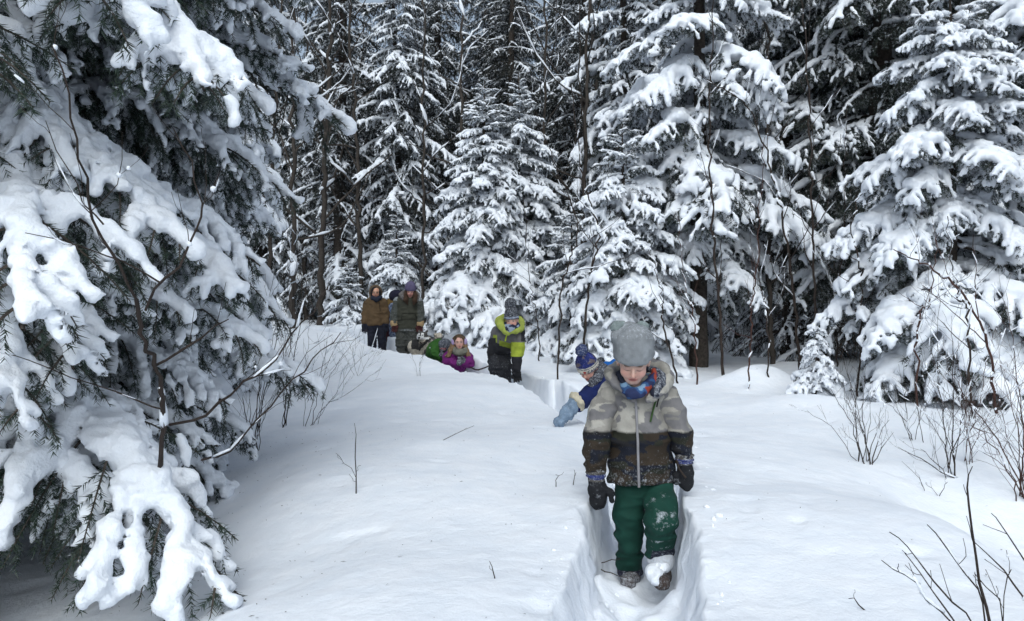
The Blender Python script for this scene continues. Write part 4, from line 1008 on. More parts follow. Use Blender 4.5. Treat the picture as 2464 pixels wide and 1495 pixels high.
# mittens with snowy cuffs
blk = lambda V: np.hstack([np.tile((.010, .011, .014), (len(V), 1)), (.10 + .22 * np.clip(vnoise(V, 20, 4) + .1, 0, 1))[:, None]])
for (w0, w1, tp, th, sd) in ((Q(1431, 1128, -.06), Q(1435, 1150, -.07), Q(1443, 1226, -.08), (1, -.3, 0), 1), (Q(1645, 1095, -.03), Q(1647, 1112, -.03), Q(1653, 1182, -.05), (-1, -.4, 0), 5)):
    S = Solid(.006); S.chain([w0, (w0 + w1) / 2, w1], [.044, .050, .042], .012); S.bump(lambda G: .006 * vnoise(G, 40, sd) + .004 * np.sin(G[:, 2] * 300))
    S.done('cuff', boy, M_CLOTH, lambda V: np.hstack([np.where((np.abs(V[:, 2:] - w1[2] - .01) < .012), (.02, .03, .13), (.06, .055, .05)), np.full((len(V), 1), .27)]))
    mitten(boy, w1, tp, .050 if sd == 1 else .044, th, blk, vox=.0055, seed=sd)
strap = Q(1640, 1110, -.09); o = put('mitten_strap', np_mesh('mitten_strap', tube(np.array([Q(1628, 1105, -.06), Q(1634, 1128, -.08), Q(1650, 1150, -.11)]) - np.array(boy.location), [.004, .005, .006], 5)[0], [tube(np.zeros((3, 3)) + np.arange(3)[:, None], 1, 5)[1]], [np.zeros(10)], [M_TWIG]), boy)
# trousers
S = Solid(.0065)
S.cap(Q(1546, 1140, .02), Q(1547, 1165, .02), .130, .122, .03, sq=(1, 1.35, 1))
S.chain([Q(1518, 1175, .02), Q(1514, 1235, .02), Q(1514, 1290, .03), Q(1516, 1345, .08), Q(1517, 1382, .10)], [.084, .077, .071, .067, .064], .012)
S.chain([Q(1580, 1175, .0), Q(1590, 1215, -.10), Q(1591, 1255, -.20), Q(1588, 1295, -.16), Q(1586, 1325, -.12)], [.084, .080, .079, .074, .070], .012)
S.half(Q(1545, 1392), (0, 0, -1), .01)
S.bump(folds(41, .011, (7, 7, 17)))
def trs(V):
    C = np.tile((.005, .042, .030), (len(V), 1)); kx = Q(1590, 1255, -.2); d = np.linalg.norm((V - kx) / np.array([.09, .15, .17]), axis=1)
    fr = .0 + np.clip(.12 + .95 * fnoise(V * np.array([1, 1, 2.6]), 20, 8, 3), -.2, .6) * np.exp(-d ** 2 * .9)
    fr += (.10 + .25 * fnoise(V * np.array([1, 1, 2]), 20, 3, 2)) * np.exp(-np.linalg.norm((V - Q(1510, 1310)) / np.array([.05, .2, .06]), axis=1) ** 2)
    cuff = (V[:, 0] > Q(1552, 0)[0]) & (V[:, 2] < Q(0, 1315, -.15)[2]) | (V[:, 2] < Q(0, 1366, .08)[2]); C[cuff] = (.012, .014, .03); fr[cuff] = .26
    return np.hstack([C, fr[:, None]])
S.done('trousers', boy, M_CLOTH, trs); TV = S.V
# boots caked with snow
S = Solid(.006); S.cap(Q(1587, 1326, -.13), Q(1590, 1348, -.14), .062, .068, .02); S.bump(lambda G: .008 * vnoise(G, 28, 3)); S.done('snow_gaiter', boy, M_CLOTH, flat_col((.45, .45, .47), .55))
S = Solid(.006); S.cap(Q(1588, 1350, -.12), Q(1590, 1378, -.14), .050, .055, .02); S.cap(Q(1590, 1385, -.10), Q(1592, 1402, -.27), .050, .040, .02); S.bump(lambda G: .006 * vnoise(G, 30, 5)); S.done('boot', boy, M_CLOTH, flat_col((.05, .035, .03), .26))
S = Solid(.006); S.cap(Q(1576, 1372, -.20), Q(1580, 1398, -.27), .040, .035, .02); S.ell(Q(1570, 1385, -.22), .035); S.ell(Q(1600, 1365, -.2), .03); S.bump(lambda G: .012 * vnoise(G, 30, 6)); S.done('caked_snow', boy, M_SNOW)
S = Solid(.006); S.cap(Q(1518, 1376, .10), Q(1516, 1396, .04), .062, .050, .02); S.cap(Q(1516, 1396, .08), Q(1512, 1402, -.04), .045, .040, .02); S.bump(lambda G: .005 * vnoise(G, 30, 9)); S.done('boot', boy, M_CLOTH, flat_col((.04, .028, .025), .38))

# ---------- smaller boy with the lettered hat ----------------------------------------------------------
D = 6.7
kid = thing('person', 'child in blue jacket and navy CANADA bobble hat leaning sideways into the snow', 'person', (at_px(1500, D), D, .02))
J = dict(pelvis=Q(1545, 985, .25), chest=Q(1472, 915, .12), neck=Q(1446, 900, .02), head=Q(1416, 886, -.05),
         shL=Q(1445, 925, 0), elL=Q(1408, 958, -.08), wrL=Q(1378, 972, -.12), shR=Q(1490, 905, .25), elR=Q(1525, 950, .25), wrR=Q(1540, 990, .2),
         hipL=Q(1530, 1000, .22), knL=Q(1520, 1070, .1), anL=Q(1530, 1135, .2), hipR=Q(1560, 990, .35), knR=Q(1560, 1070, .3), anR=Q(1570, 1135, .4))
HC, HR, HS = J['head'], rot(-30, 32, -6), .90
S = Solid(.0065); body_ops(S, J, .8); head_ops(S, HC, HR, HS, .4, 'down'); S.done('body', kid, M_SKIN, head_col(HC, HR, HS, eyes='down', skin=(.52, .31, .24)))
blue = lambda V: np.hstack([np.where((V[:, 2:] > Q(0, 893)[2]) & (V[:, :1] > Q(1440, 0)[0]), (.008, .10, .36), (.006, .014, .080)), (.03 + .12 * (V[:, 2] > Q(0, 875)[2]))[:, None]])
S = Solid(.008)
S.chain([Q(1455, 915, .06), Q(1500, 925, .18), Q(1545, 975, .26)], [.12, .145, .14], .05); S.cap(Q(1455, 893, .12), Q(1478, 880, .16), .07, .06, .04)
S.chain([Q(1448, 922, .02), Q(1424, 942, -.04), Q(1402, 962, -.10), Q(1390, 972, -.12)], [.075, .072, .066, .060], .02)
S.chain([Q(1490, 905, .25), Q(1525, 950, .25), Q(1540, 990, .2)], [.07, .06, .05], .02)
S.bump(folds(51, .010, (12, 12, 18))); S.done('jacket', kid, M_CLOTH, blue)
S = Solid(.008); S.cap(Q(1545, 975, .28), Q(1548, 1000, .28), .13, .13); S.chain([Q(1528, 1000, .22), Q(1518, 1070, .1), Q(1526, 1130, .2)], [.085, .075, .065]); S.chain([Q(1562, 1000, .32), Q(1562, 1070, .3), Q(1572, 1130, .4)], [.085, .075, .065])
S.bump(folds(52, .008)); S.done('trousers', kid, M_CLOTH, flat_col((.012, .02, .05), .25))
S = Solid(.008)
sc_ = [Q(1424, 912, -.08), Q(1436, 903, -.06), Q(1450, 888, .02), Q(1440, 878, .10)]
S.chain(sc_, [.035, .045, .045, .04], .02); S.cap(Q(1432, 915, -.06), Q(1422, 926, -.09), .035, .022, .02); S.bump(folds(53, .008, (20, 20, 30))); S.done('scarf', kid, M_KNIT, flat_col((.035, .035, .045), .30))
S = Solid(.008); S.chain([Q(1396, 952, -.12), Q(1388, 967, -.13), Q(1384, 980, -.15)], [.052, .058, .052], .03); a0_, a1_ = Q(1402, 957, -.12), Q(1376, 974, -.16)
S = Solid(.008); ax_ = (a1_ - a0_) / np.linalg.norm(a1_ - a0_); c_ = (Q(1388, 966, -.13)); s1 = np.cross(ax_, [0, 0, 1.]); s1 /= np.linalg.norm(s1); s2 = np.cross(ax_, s1)
ring = [c_ + .058 * (s1 * math.cos(t) + s2 * math.sin(t)) for t in np.linspace(0, 2 * math.pi, 15)]; S.chain(ring, [.028] * 15, .01); S.bump(lambda G: .010 * vnoise(G, 55, 3)); S.done('fur_cuff', kid, M_FUR, flat_col((.52, .47, .36), .15))
S = Solid(.007); m0, m1 = Q(1382, 972, -.14), Q(1347, 1016, -.18); dm = m1 - m0
S.chain([m0, m0 + dm * .5, m1 * 1.0], [.052, .048, .044], .02); tb = m0 + dm * .45 + np.array([.04, -.01, -.0]); S.cap(tb, tb + dm * .32 + [.01, 0, 0], .018, .015, .008)
S.bump(folds(55, .012, (22, 22, 22))); S.done('mitten', kid, M_CLOTH, flat_col((.17, .24, .33), .22), 'pale blue snowy mitten pushed into the snow')
# hat with the lettered band
up = HR @ np.array([0, 0, 1.]); fw = HR @ np.array([0, -1., 0])
hb = HC + up * .018
S = Solid(.006); S.cap(hb, hb + up * .045, .098, .088, .02); S.cap(hb + up * .05, hb + up * .12, .080, .040, .03); S.half(hb - up * .012, -up, .008)
S.bump(lambda G: .003 * vnoise(G, 60, 3))
def hatc(V):
    z = (V - hb) @ up; n = fnoise(V, 26, 3, 2); C = np.tile((.012, .020, .105), (len(V), 1)); C[n > .25] = (.10, .08, .09); C[(n < -.3)] = (.03, .04, .20)
    C[(z < .032) & (z > .026)] = (.01, .015, .06); C[(z < .040) & (z >= .032)] = (.5, .48, .42); C[z <= .026] = (.52, .49, .42); C[z < -.008] = (.01, .015, .06)
    return np.hstack([C, np.where(z > .04, .18, 0.0)[:, None]])
khat = S.done('hat', kid, M_KNIT, hatc)
S = Solid(.006); S.ell(hb + up * .165, .052); S.bump(lambda G: .006 * vnoise(G, 80, 7) + .005 * vnoise(G, 40, 8)); S.done('pompom', khat, M_FUR, flat_col((.03, .045, .12), .26))
M_INK = plain('navy_letter', (.012, .018, .07), .8, .1, 30, 0); M_RED = plain('red_leaf', (.35, .02, .02), .8, .1, 30, 0)
def wrap_on(V2, ang0, r, z0):
    th = ang0 + V2[:, 0] / r
    return hb + (np.stack([r * np.sin(th), -r * np.cos(th), V2[:, 1] + z0], 1)) @ HR.T
fc = bpy.data.curves.new('lettering', 'FONT'); fc.body = 'CANADA'; fc.size = .036; fc.space_character = 1.12; fc.offset = .0007; fc.extrude = 0; fc.resolution_u = 2
fo = bpy.data.objects.new('tmp_lettering', fc); COL.objects.link(fo); bpy.context.view_layer.update()
fm = bpy.data.meshes.new_from_object(fo.evaluated_get(bpy.context.evaluated_depsgraph_get())); bpy.data.objects.remove(fo)
V2 = np.array([v.co[:] for v in fm.vertices]); kb = np.array(kid.location)
for v, p in zip(fm.vertices, wrap_on(V2, .38, .1035, -.0065) - kb): v.co = p
fm.materials.clear(); fm.materials.append(M_INK); put('lettering', fm, khat)
lf = np.array([(0, 1), (.15, .68), (.36, .78), (.30, .42), (.58, .66), (.66, .46), (.98, .42), (.82, .15), (.92, 0), (.45, -.32), (.50, -.5), (.06, -.42), (.05, -.85), (-.05, -.85), (-.06, -.42), (-.50, -.5), (-.45, -.32), (-.92, 0), (-.82, .15), (-.98, .42), (-.66, .46), (-.58, .66), (-.30, .42), (-.36, .78), (-.15, .68)]) * .0155
vv = np.vstack([[0, 0], lf]); ff = np.array([(0, i, i % 25 + 1) for i in range(1, 26)])
put('leaf_emblem', np_mesh('leaf_emblem', wrap_on(vv, .14, .1035, .006) - kb, [ff], [np.zeros(25)], [M_RED]), khat)

# ---------- the group farther back: coordinates measured on an enlargement ------------------------------
def C2(cx, cy, dy=0.): return PW((1350 + cx / 2.99) / 1.636, (1050 + cy / 2.99) / 1.636, D + dy)
D = 10.3
teen = thing('person', 'teenager in grey and lime jacket bending forward, gloved hand on the snow', 'person', tuple(C2(1880, 1000)[:2]) + (.15,))
J = dict(pelvis=C2(1830, 975, .22), chest=C2(1930, 820, .0), neck=C2(1985, 735, -.08), head=C2(1990, 632, -.18),
         shL=C2(1815, 770, .05), elL=C2(1775, 930, .1), wrL=C2(1745, 1010, .12), shR=C2(2085, 750, -.05), elR=C2(2050, 960, -.08), wrR=C2(2040, 1190, -.12),
         hipL=C2(1790, 1010, .22), knL=C2(1800, 1180, .05), anL=C2(1830, 1400, .2), hipR=C2(1890, 1010, .2), knR=C2(1900, 1190, .08), anR=C2(1920, 1400, .2))
HC, HR, HS = J['head'], rot(-8, 8, -3), 1.0
S = Solid(.0075); body_ops(S, J, .9); head_ops(S, HC, HR, HS); S.done('body', teen, M_SKIN, head_col(HC, HR, HS, skin=(.52, .30, .24)))
def tj(V):
    cx = ((V[:, 0] / D * FPX + CXP) * 1.636 - 1350) * 2.99; cy = ((HZP - (V[:, 2] - CAM_Z) / D * FPX) * 1.636 - 1050) * 2.99
    C = np.tile((.115, .112, .118), (len(V), 1)); lime = (.27, .33, .035); dk = (.018, .018, .022)
    C[cy - .30 * (cx - 1850) > 905] = dk
    C[(cx < 1945) & (cy > 700) & (cx - 1700 < .75 * (cy - 640)) & (cy - .25 * (cx - 1850) < 905) & (cx > 1850)] = (.06, .058, .064)
    m = (cy - .30 * (cx - 1850) > 860) & (cy - .30 * (cx - 1850) < 925) & (cx > 1840) & (cx < 1985); C[m] = np.array(lime) * .75
    C[(cx > 1770) & (cx < 1815) & (cy > 800) & (cy < 890)] = lime
    sl = (cx > 1975) & (cy > 880 - .0 * cx) & (cy < 1045); C[sl] = lime; C[(cx > 1950) & (cy >= 1045)] = dk; C[(cx < 1800) & (cy > 840)] = dk
    C[(cx > 2095) & (cy < 870)] = dk
    return np.hstack([C, np.full((len(V), 1), .04)])
S = Solid(.010)
S.chain([C2(1960, 785, -.02), C2(1895, 870, .08), C2(1828, 975, .2)], [.165, .150, .125], .04, sq=(1, 1.15, 1)); S.cap(C2(1860, 755, .05), C2(2050, 745, -.02), .07, .07, .05)
S.chain([C2(1815, 770, .08), C2(1775, 920, .1), C2(1748, 1000, .12)], [.075, .06, .05], .02)
S.chain([C2(2072, 770, -.04), C2(2060, 940, -.14), C2(2052, 1050, -.17), C2(2040, 1180, -.17)], [.070, .078, .072, .052], .015)
S.bump(folds(61, .012, (8, 8, 14))); S.done('jacket', teen, M_CLOTH, tj); TVv = S.V
S = Solid(.010)
S.chain(smooth_path([C2(1945, 780, -.25), C2(1870, 700, -.16), C2(1850, 630, -.02), C2(1990, 600, .12), C2(2085, 650, 0), C2(2085, 725, -.14), C2(1990, 765, -.26)], 16), [.030, .036, .042, .046, .050, .052, .052, .050, .048, .048, .046, .044, .040, .036, .032, .030], .03); S.bump(folds(62, .008, (12, 12, 12)))
S.done('hood', teen, M_CLOTH, flat_col((.30, .35, .07), .05))
S = Solid(.009); S.chain([C2(1925, 690, -.15), C2(1965, 725, -.25), C2(2045, 690, -.18)], [.045, .05, .045], .02); S.bump(folds(63, .006, (20, 20, 30))); S.done('neck_warmer', teen, M_KNIT, lambda V: np.hstack([np.where(vnoise(V, 30, 3)[:, None] > .1, (.28, .33, .42), (.02, .025, .05)), np.full((len(V), 1), .1)]))
strip(teen, TVv, C2(1930, 785), C2(1912, 868), .010, 10, 'chest_zip', M_CLOTH, (.40, .50, .03), .004)
up = HR @ np.array([0, 0, 1.]); hb = HC + up * .03
S = Solid(.008); S.cap(hb, hb + up * .075, .100, .085, .02); S.cap(hb + up * .10, hb + up * .15, .05, .045, .03); S.ell(hb + up * .20 + np.array([.0, 0, 0]), (.075, .07, .065)); S.half(hb - up * .005, -up, .01); S.bump(lambda G: .008 * vnoise(G, 34, 4))
S.done('hat', teen, M_KNIT, lambda V: np.hstack([np.where((((V - hb) @ up)[:, None] < .03) & (((V - hb) @ up)[:, None] > .008), (.14, .17, .24), (.018, .02, .028)), np.full((len(V), 1), .30)]))
S = Solid(.010)
S.cap(C2(1835, 985, .2), C2(1840, 1010, .2), .125, .125, .03)
S.chain([C2(1790, 1010, .2), C2(1795, 1180, .05), C2(1830, 1320, .12), C2(1830, 1400, .2)], [.10, .088, .078, .07], .02); S.chain([C2(1892, 1020, .2), C2(1910, 1190, .08), C2(1920, 1320, .12), C2(1920, 1400, .2)], [.09, .078, .065, .06], .02)
S.bump(folds(64, .012, (8, 8, 20))); S.done('trousers', teen, M_CLOTH, flat_col((.018, .019, .024), .17))
S = Solid(.009); S.cap(C2(2032, 1170, -.12), C2(2042, 1235, -.12), .058, .060, .02); S.bump(lambda G: .005 * np.sin(G[:, 2] * 120)); S.done('cuff', teen, M_CLOTH, flat_col((.014, .014, .016), .18))
glove(teen, C2(2045, 1225, -.12), C2(2062, 1365, -.14), .055, (-1, .2, 0), (0, -1, 0), flat_col((.010, .010, .012), .10))
glove(teen, C2(1748, 1000, .12), C2(1770, 1095, .05), .05, (1, .2, 0), (1, 0, 0), flat_col((.010, .010, .012), .10))

# girl in purple
D = 12.2
girl = thing('person', 'girl with long fair hair, lilac earmuffs and purple jacket, low in the path', 'person', tuple(C2(1350, 1050)[:2]) + (.2,))
J = dict(pelvis=C2(1300, 1180, .45), chest=C2(1345, 1060, .12), neck=C2(1370, 985, 0), head=C2(1368, 890, -.07),
         shL=C2(1245, 1050, .08), elL=C2(1240, 1150, -.1), wrL=C2(1340, 1130, -.2), shR=C2(1465, 1060, .0), elR=C2(1490, 1150, -.12), wrR=C2(1410, 1120, -.2),
         hipL=C2(1270, 1200, .5), knL=C2(1260, 1330, .35), anL=C2(1270, 1380, .65), hipR=C2(1340, 1200, .5), knR=C2(1340, 1330, .4), anR=C2(1340, 1380, .7))
HC, HR, HS = J['head'], rot(6, 4, -4), .92
S = Solid(.008); body_ops(S, J, .8); head_ops(S, HC, HR, HS); S.done('body', girl, M_SKIN, head_col(HC, HR, HS, skin=(.55, .33, .27)))
S = Solid(.010); S.chain([C2(1355, 1050, .05), C2(1330, 1130, .2), C2(1310, 1200, .45)], [.15, .165, .16], .05); S.cap(C2(1255, 1055, .06), C2(1455, 1060, .02), .07, .07, .04)
S.chain([C2(1240, 1060, .06), C2(1232, 1130, -.08), C2(1320, 1135, -.2)], [.085, .07, .05], .02); S.chain([C2(1468, 1065, 0), C2(1490, 1140, -.12), C2(1430, 1130, -.2)], [.08, .07, .05], .02); S.bump(folds(71, .010, (12, 12, 18)))
S.done('jacket', girl, M_CLOTH, flat_col((.13, .012, .125), .06)); GV = S.V
strip(girl, GV, C2(1368, 1030), C2(1372, 1090), .006, 8, 'zip', M_CLOTH, (.35, .25, .35), .004)
S = Solid(.010); S.chain([C2(1270, 1200, .45), C2(1260, 1310, .35), C2(1270, 1370, .6)], [.09, .08, .06]); S.chain([C2(1340, 1200, .45), C2(1340, 1310, .35), C2(1340, 1370, .6)], [.09, .08, .06]); S.done('trousers', girl, M_CLOTH, flat_col((.03, .02, .04), .2))
S = Solid(.009)
sm = smooth_path([C2(1300, 985, 0), C2(1340, 1010, -.12), C2(1400, 1020, -.12), C2(1440, 985, -.02), C2(1370, 950, .12), C2(1300, 985, 0)], 14)
S.chain(sm, [.040] * 14, .015); S.chain(sm + [0, 0, .03], [.033] * 14, .015); S.bump(folds(72, .007, (12, 12, 40))); S.done('scarf', girl, M_KNIT, flat_col((.16, .16, .13), .15))
fair = lambda V: np.hstack([np.array((.17, .112, .065)) * (1 + .45 * vnoise(V * np.array([6, 6, 1]), 14, 3))[:, None] * np.where(V[:, 2:] > C2(0, 900)[2], .45, 1.0), np.zeros((len(V), 1))])
S = Solid(.008)
S.ell(HC + HR @ np.array([0, .028, .040]), (.088, .090, .082), HR, .02)
for sx, pts in ((-1, [(1310, 850, -.05), (1290, 920, -.04), (1255, 980, -.06), (1235, 1040, -.08), (1195, 1055, -.08)]), (1, [(1425, 850, -.04), (1440, 920, -.04), (1462, 980, -.05), (1485, 1040, -.08), (1505, 1060, -.08)])):
    S.chain([C2(*p) for p in pts], [.026, .030, .026, .018, .006], .02)
    p2 = [C2(p[0] - sx * 18, p[1] + 12, p[2] - .02) for p in pts]; S.chain(p2[1:], [.022, .024, .018, .006], .01)
S.ell(HC + HR @ np.array([0, -.10, -.01]), np.array((.052, .07, .085)) , HR, .01, True)
S.bump(lambda G: .006 * vnoise(G * np.array([1, 1, .25]), 60, 5)); S.done('hair', girl, M_FUR, fair)
for p in (C2(1297, 885, -.05), C2(1441, 882, -.04)):
    S = Solid(.008); S.ell(p, (.030, .045, .055)); S.bump(lambda G: .006 * vnoise(G, 70, 5)); S.done('earmuff', girl, M_FUR, flat_col((.38, .30, .50), .15))
S = Solid(.008); S.chain(smooth_path([C2(1300, 870, -.04), C2(1320, 825, -.03), C2(1370, 805, -.02), C2(1420, 822, -.03), C2(1438, 868, -.03)], 10), [.014] * 10); S.done('headband', girl, M_FUR, flat_col((.05, .04, .038), .12))
mitten(girl, C2(1400, 1120, -.2), C2(1345, 1118, -.27), .048, (0, -.3, 1), flat_col((.03, .03, .035), .36), vox=.008)
mitten(girl, C2(1430, 1125, -.2), C2(1390, 1105, -.25), .045, (0, -.3, 1), flat_col((.02, .02, .025), .30), vox=.008)

# child in green behind her
D = 12.75
grn = thing('person', 'child in green jacket crouching beside the husky, snowy dark hat', 'person', tuple(C2(1110, 980)[:2]) + (.2,))
J = dict(pelvis=C2(1070, 1060, .35), chest=C2(1110, 960, .12), neck=C2(1150, 940, .0), head=C2(1195, 930, -.05),
         shL=C2(1075, 960, .0), elL=C2(1090, 1040, -.1), wrL=C2(1140, 1065, -.15), shR=C2(1150, 920, .2), elR=C2(1200, 990, .15), wrR=C2(1230, 1050, .1),
         hipL=C2(1050, 1080, .35), knL=C2(1050, 1200, .2), anL=C2(1060, 1270, .5), hipR=C2(1110, 1080, .4), knR=C2(1110, 1200, .3), anR=C2(1110, 1270, .6))
HC, HR, HS = J['head'], rot(70, 40, 20), .90
S = Solid(.009); body_ops(S, J, .8); head_ops(S, HC, HR, HS); S.done('body', grn, M_SKIN, head_col(HC, HR, HS))
S = Solid(.011); S.chain([C2(1130, 940, .05), C2(1095, 985, .12), C2(1070, 1060, .3)], [.125, .145, .14], .05); S.chain([C2(1075, 960, .0), C2(1082, 1030, -.1), C2(1135, 1050, -.15)], [.075, .065, .05], .02); S.chain([C2(1150, 920, .2), C2(1200, 990, .15), C2(1230, 1050, .1)], [.07, .06, .05], .02)
S.bump(folds(81, .010, (12, 12, 18))); S.done('jacket', grn, M_CLOTH, flat_col((.022, .085, .012), .12))
S = Solid(.011); S.chain([C2(1050, 1080, .35), C2(1050, 1190, .2), C2(1060, 1260, .5)], [.09, .08, .06]); S.chain([C2(1110, 1080, .4), C2(1110, 1190, .3), C2(1110, 1260, .6)], [.09, .08, .06]); S.done('trousers', grn, M_CLOTH, flat_col((.02, .02, .03), .3))
S = Solid(.009); S.ell(C2(1200, 915, -.05), (.105, .105, .100)); S.ell(C2(1178, 972, -.1), (.06, .05, .05), k=.03); S.bump(lambda G: .006 * vnoise(G, 34, 4)); S.done('hat', grn, M_KNIT, lambda V: np.hstack([np.where((V[:, 2:] < C2(0, 950)[2]) & (vnoise(V, 30, 2)[:, None] > 0), (.16, .015, .02), (.025, .03, .045)), np.full((len(V), 1), .30)]))
mitten(grn, C2(1145, 1050, -.15), C2(1185, 1020, -.22), .045, (0, 0, 1), flat_col((.02, .02, .03), .3), vox=.009)

# adult in the brown hooded coat
D = 15.4
br = thing('person', 'adult in brown hooded coat and black trousers, leftmost of the group', 'person', tuple(C2(385, 800)[:2]) + (.3,))
J = dict(pelvis=C2(385, 660, 0), chest=C2(385, 460, 0), neck=C2(390, 385, -.02), head=C2(388, 305, -.03),
         shL=C2(300, 415, 0), elL=C2(262, 550, 0), wrL=C2(250, 660, -.05), shR=C2(470, 415, 0), elR=C2(500, 550, 0), wrR=C2(508, 660, -.05),
         hipL=C2(345, 690), knL=C2(345, 880, -.03), anL=C2(350, 1110), hipR=C2(440, 690), knR=C2(455, 890, -.03), anR=C2(470, 1110))
HC, HR, HS = J['head'], rot(4, 6, 2), 1.0
S = Solid(.010); body_ops(S, J, 1.0); head_ops(S, HC, HR, HS); S.done('body', br, M_SKIN, head_col(HC, HR, HS, skin=(.50, .27, .18)))
S = Solid(.012); S.chain([C2(385, 440), C2(385, 560), C2(388, 665)], [.165, .170, .178], .05, sq=(1, 1.3, 1)); S.cap(C2(315, 425), C2(455, 425), .075, .075, .06)
S.chain([C2(300, 425), C2(266, 550), C2(252, 650, -.04)], [.085, .075, .060], .02); S.chain([C2(468, 425), C2(497, 550), C2(505, 650, -.04)], [.085, .075, .060], .02)
S.half(C2(388, 688), (0, 0, -1), .02); S.bump(folds(91, .012, (8, 8, 14))); S.done('coat', br, M_CLOTH, flat_col((.095, .060, .030), .07)); BV = S.V
strip(br, BV, C2(440, 420), C2(452, 520), .006, 8, 'drawcord', M_CLOTH, (.02, .015, .01), .004)
S = Solid(.010); S.ell(C2(385, 300, .03), (.125, .13, .145)); S.cap(C2(345, 375, -.02), C2(430, 380, -.02), .06, .06, .04); S.ell(HC + np.array([0, -.16, -.03]), (.080, .16, .100), None, .02, True); S.bump(folds(92, .008, (12, 12, 12)))
S.done('hood', br, M_CLOTH, lambda V: np.hstack([np.where(((np.linalg.norm((V - HC)[:, [0, 2]] / [.1, .12], axis=1) < 1.02) & (V[:, 1] < HC[1] + .1))[:, None], (.012, .010, .010), (.10, .068, .04)), np.full((len(V), 1), .12)]))
S = Solid(.010); S.chain([C2(350, 365, -.1), C2(395, 385, -.13), C2(440, 360, -.1)], [.04, .045, .04]); S.bump(folds(93, .006, (20, 20, 20))); S.done('scarf', br, M_KNIT, flat_col((.015, .02, .035), .05))
S = Solid(.012); S.cap(C2(375, 690), C2(410, 690), .125, .125, .03, sq=(1, 1.2, 1)); S.chain([C2(338, 700), C2(343, 880, -.03), C2(350, 1100)], [.095, .080, .07], .008); S.chain([C2(445, 700), C2(464, 890, -.03), C2(470, 1100)], [.095, .080, .07], .008); S.bump(folds(94, .010, (8, 8, 18))); S.done('trousers', br, M_CLOTH, flat_col((.008, .010, .020), .06))
glove(br, C2(250, 655, -.05), C2(256, 785, -.07), .060, (1, -.3, 0), (1, 0, 0), flat_col((.010, .012, .022), .06), vox=.009, curl=.2)
glove(br, C2(506, 655, -.05), C2(502, 775, -.07), .060, (-1, -.3, 0), (-1, 0, 0), flat_col((.010, .012, .022), .06), vox=.009, curl=.2)
for sx in (-1, 1):     # glasses
    c = HC + HR @ np.array([sx * .031, -.106, .002]); r_ = [c + HR @ np.array([.021 * math.cos(t), 0, .017 * math.sin(t)]) - np.array(br.location) for t in np.linspace(0, 2 * math.pi, 13)]
    v, f = tube(r_, .0022, 4); put('glasses', np_mesh('glasses', v, [f], [np.zeros(len(f))], [M_TWIG]), br)

# adult in the purple hat
D = 14.8
pu = thing('person', 'adult in purple knitted hat and frosted green-grey anorak, standing by the husky', 'person', tuple(C2(765, 850)[:2]) + (.25,))
J = dict(pelvis=C2(765, 720, 0), chest=C2(770, 480, 0), neck=C2(785, 370, -.03), head=C2(795, 285, -.08),
         shL=C2(655, 400, 0), elL=C2(612, 545, 0), wrL=C2(603, 660, -.05), shR=C2(880, 405, 0), elR=C2(908, 550, 0), wrR=C2(908, 655, -.05),
         hipL=C2(710, 740), knL=C2(700, 920, -.05), anL=C2(720, 1130), hipR=C2(800, 740), knR=C2(790, 930, -.05), anR=C2(800, 1130))
HC, HR, HS = J['head'], rot(3, 18, 3), 1.0
S = Solid(.010); body_ops(S, J, 1.0); head_ops(S, HC, HR, HS, 0, 'down'); S.done('body', pu, M_SKIN, head_col(HC, HR, HS, eyes='down', skin=(.54, .30, .26)))
def ano(V):
    cx = ((V[:, 0] / D * FPX + CXP) * 1.636 - 1350) * 2.99; cy = ((HZP - (V[:, 2] - CAM_Z) / D * FPX) * 1.636 - 1050) * 2.99
    C = np.tile((.040, .041, .030), (len(V), 1)); m = (cx < 650) | (cx > 885); C[m] = (.055, .060, .052)
    return np.hstack([C, (np.where(m, .20, .05) + .28 * np.exp(-((cy - 745) / 25) ** 2) + .2 * (cy < 400) * m)[:, None]])
S = Solid(.012); S.chain([C2(768, 450), C2(762, 580), C2(762, 700)], [.185, .190, .200], .05, sq=(1, 1.25, 1)); S.cap(C2(670, 420), C2(865, 420), .08, .08, .06)
S.chain([C2(655, 415), C2(615, 550), C2(605, 650, -.04)], [.095, .085, .068], .02); S.chain([C2(880, 415), C2(905, 550), C2(908, 650, -.04)], [.095, .082, .065], .02)
S.half(C2(765, 752), (0, 0, -1), .02); S.bump(folds(101, .012, (8, 8, 14))); S.done('anorak', pu, M_CLOTH, ano); PV = S.V
pk = [C2(715, 545), C2(860, 545), C2(878, 615), C2(700, 615), C2(715, 545)]
for i in range(4): strip(pu, PV, pk[i], pk[i + 1], .005, 10, 'pocket_seam', M_CLOTH, (.015, .015, .012), .002)
for w_ in ((603, 655), (909, 655)):
    S = Solid(.010); S.cap(C2(w_[0], w_[1], -.04), C2(w_[0], w_[1] + 18, -.05), .072, .072); S.bump(lambda G: .006 * vnoise(G, 50, 3)); S.done('fur_cuff', pu, M_FUR, flat_col((.34, .24, .13), .1))
    glove(pu, C2(w_[0], w_[1] + 12, -.05), C2(w_[0] + (6 if w_[0] < 700 else -8), w_[1] + 122, -.09), .062, (1 if w_[0] < 700 else -1, -.3, 0), (1 if w_[0] < 700 else -1, -.5, 0), flat_col((.045, .012, .012), .06), vox=.009, curl=.3)
S = Solid(.010); S.chain(smooth_path([C2(720, 370, -.12), C2(690, 330, 0), C2(760, 300, .14), C2(850, 310, .12), C2(870, 350, 0), C2(850, 390, -.12)], 12), [.05] * 12); S.bump(lambda G: .010 * vnoise(G, 40, 6)); S.done('hood', pu, M_FUR, flat_col((.08, .065, .055), .28))
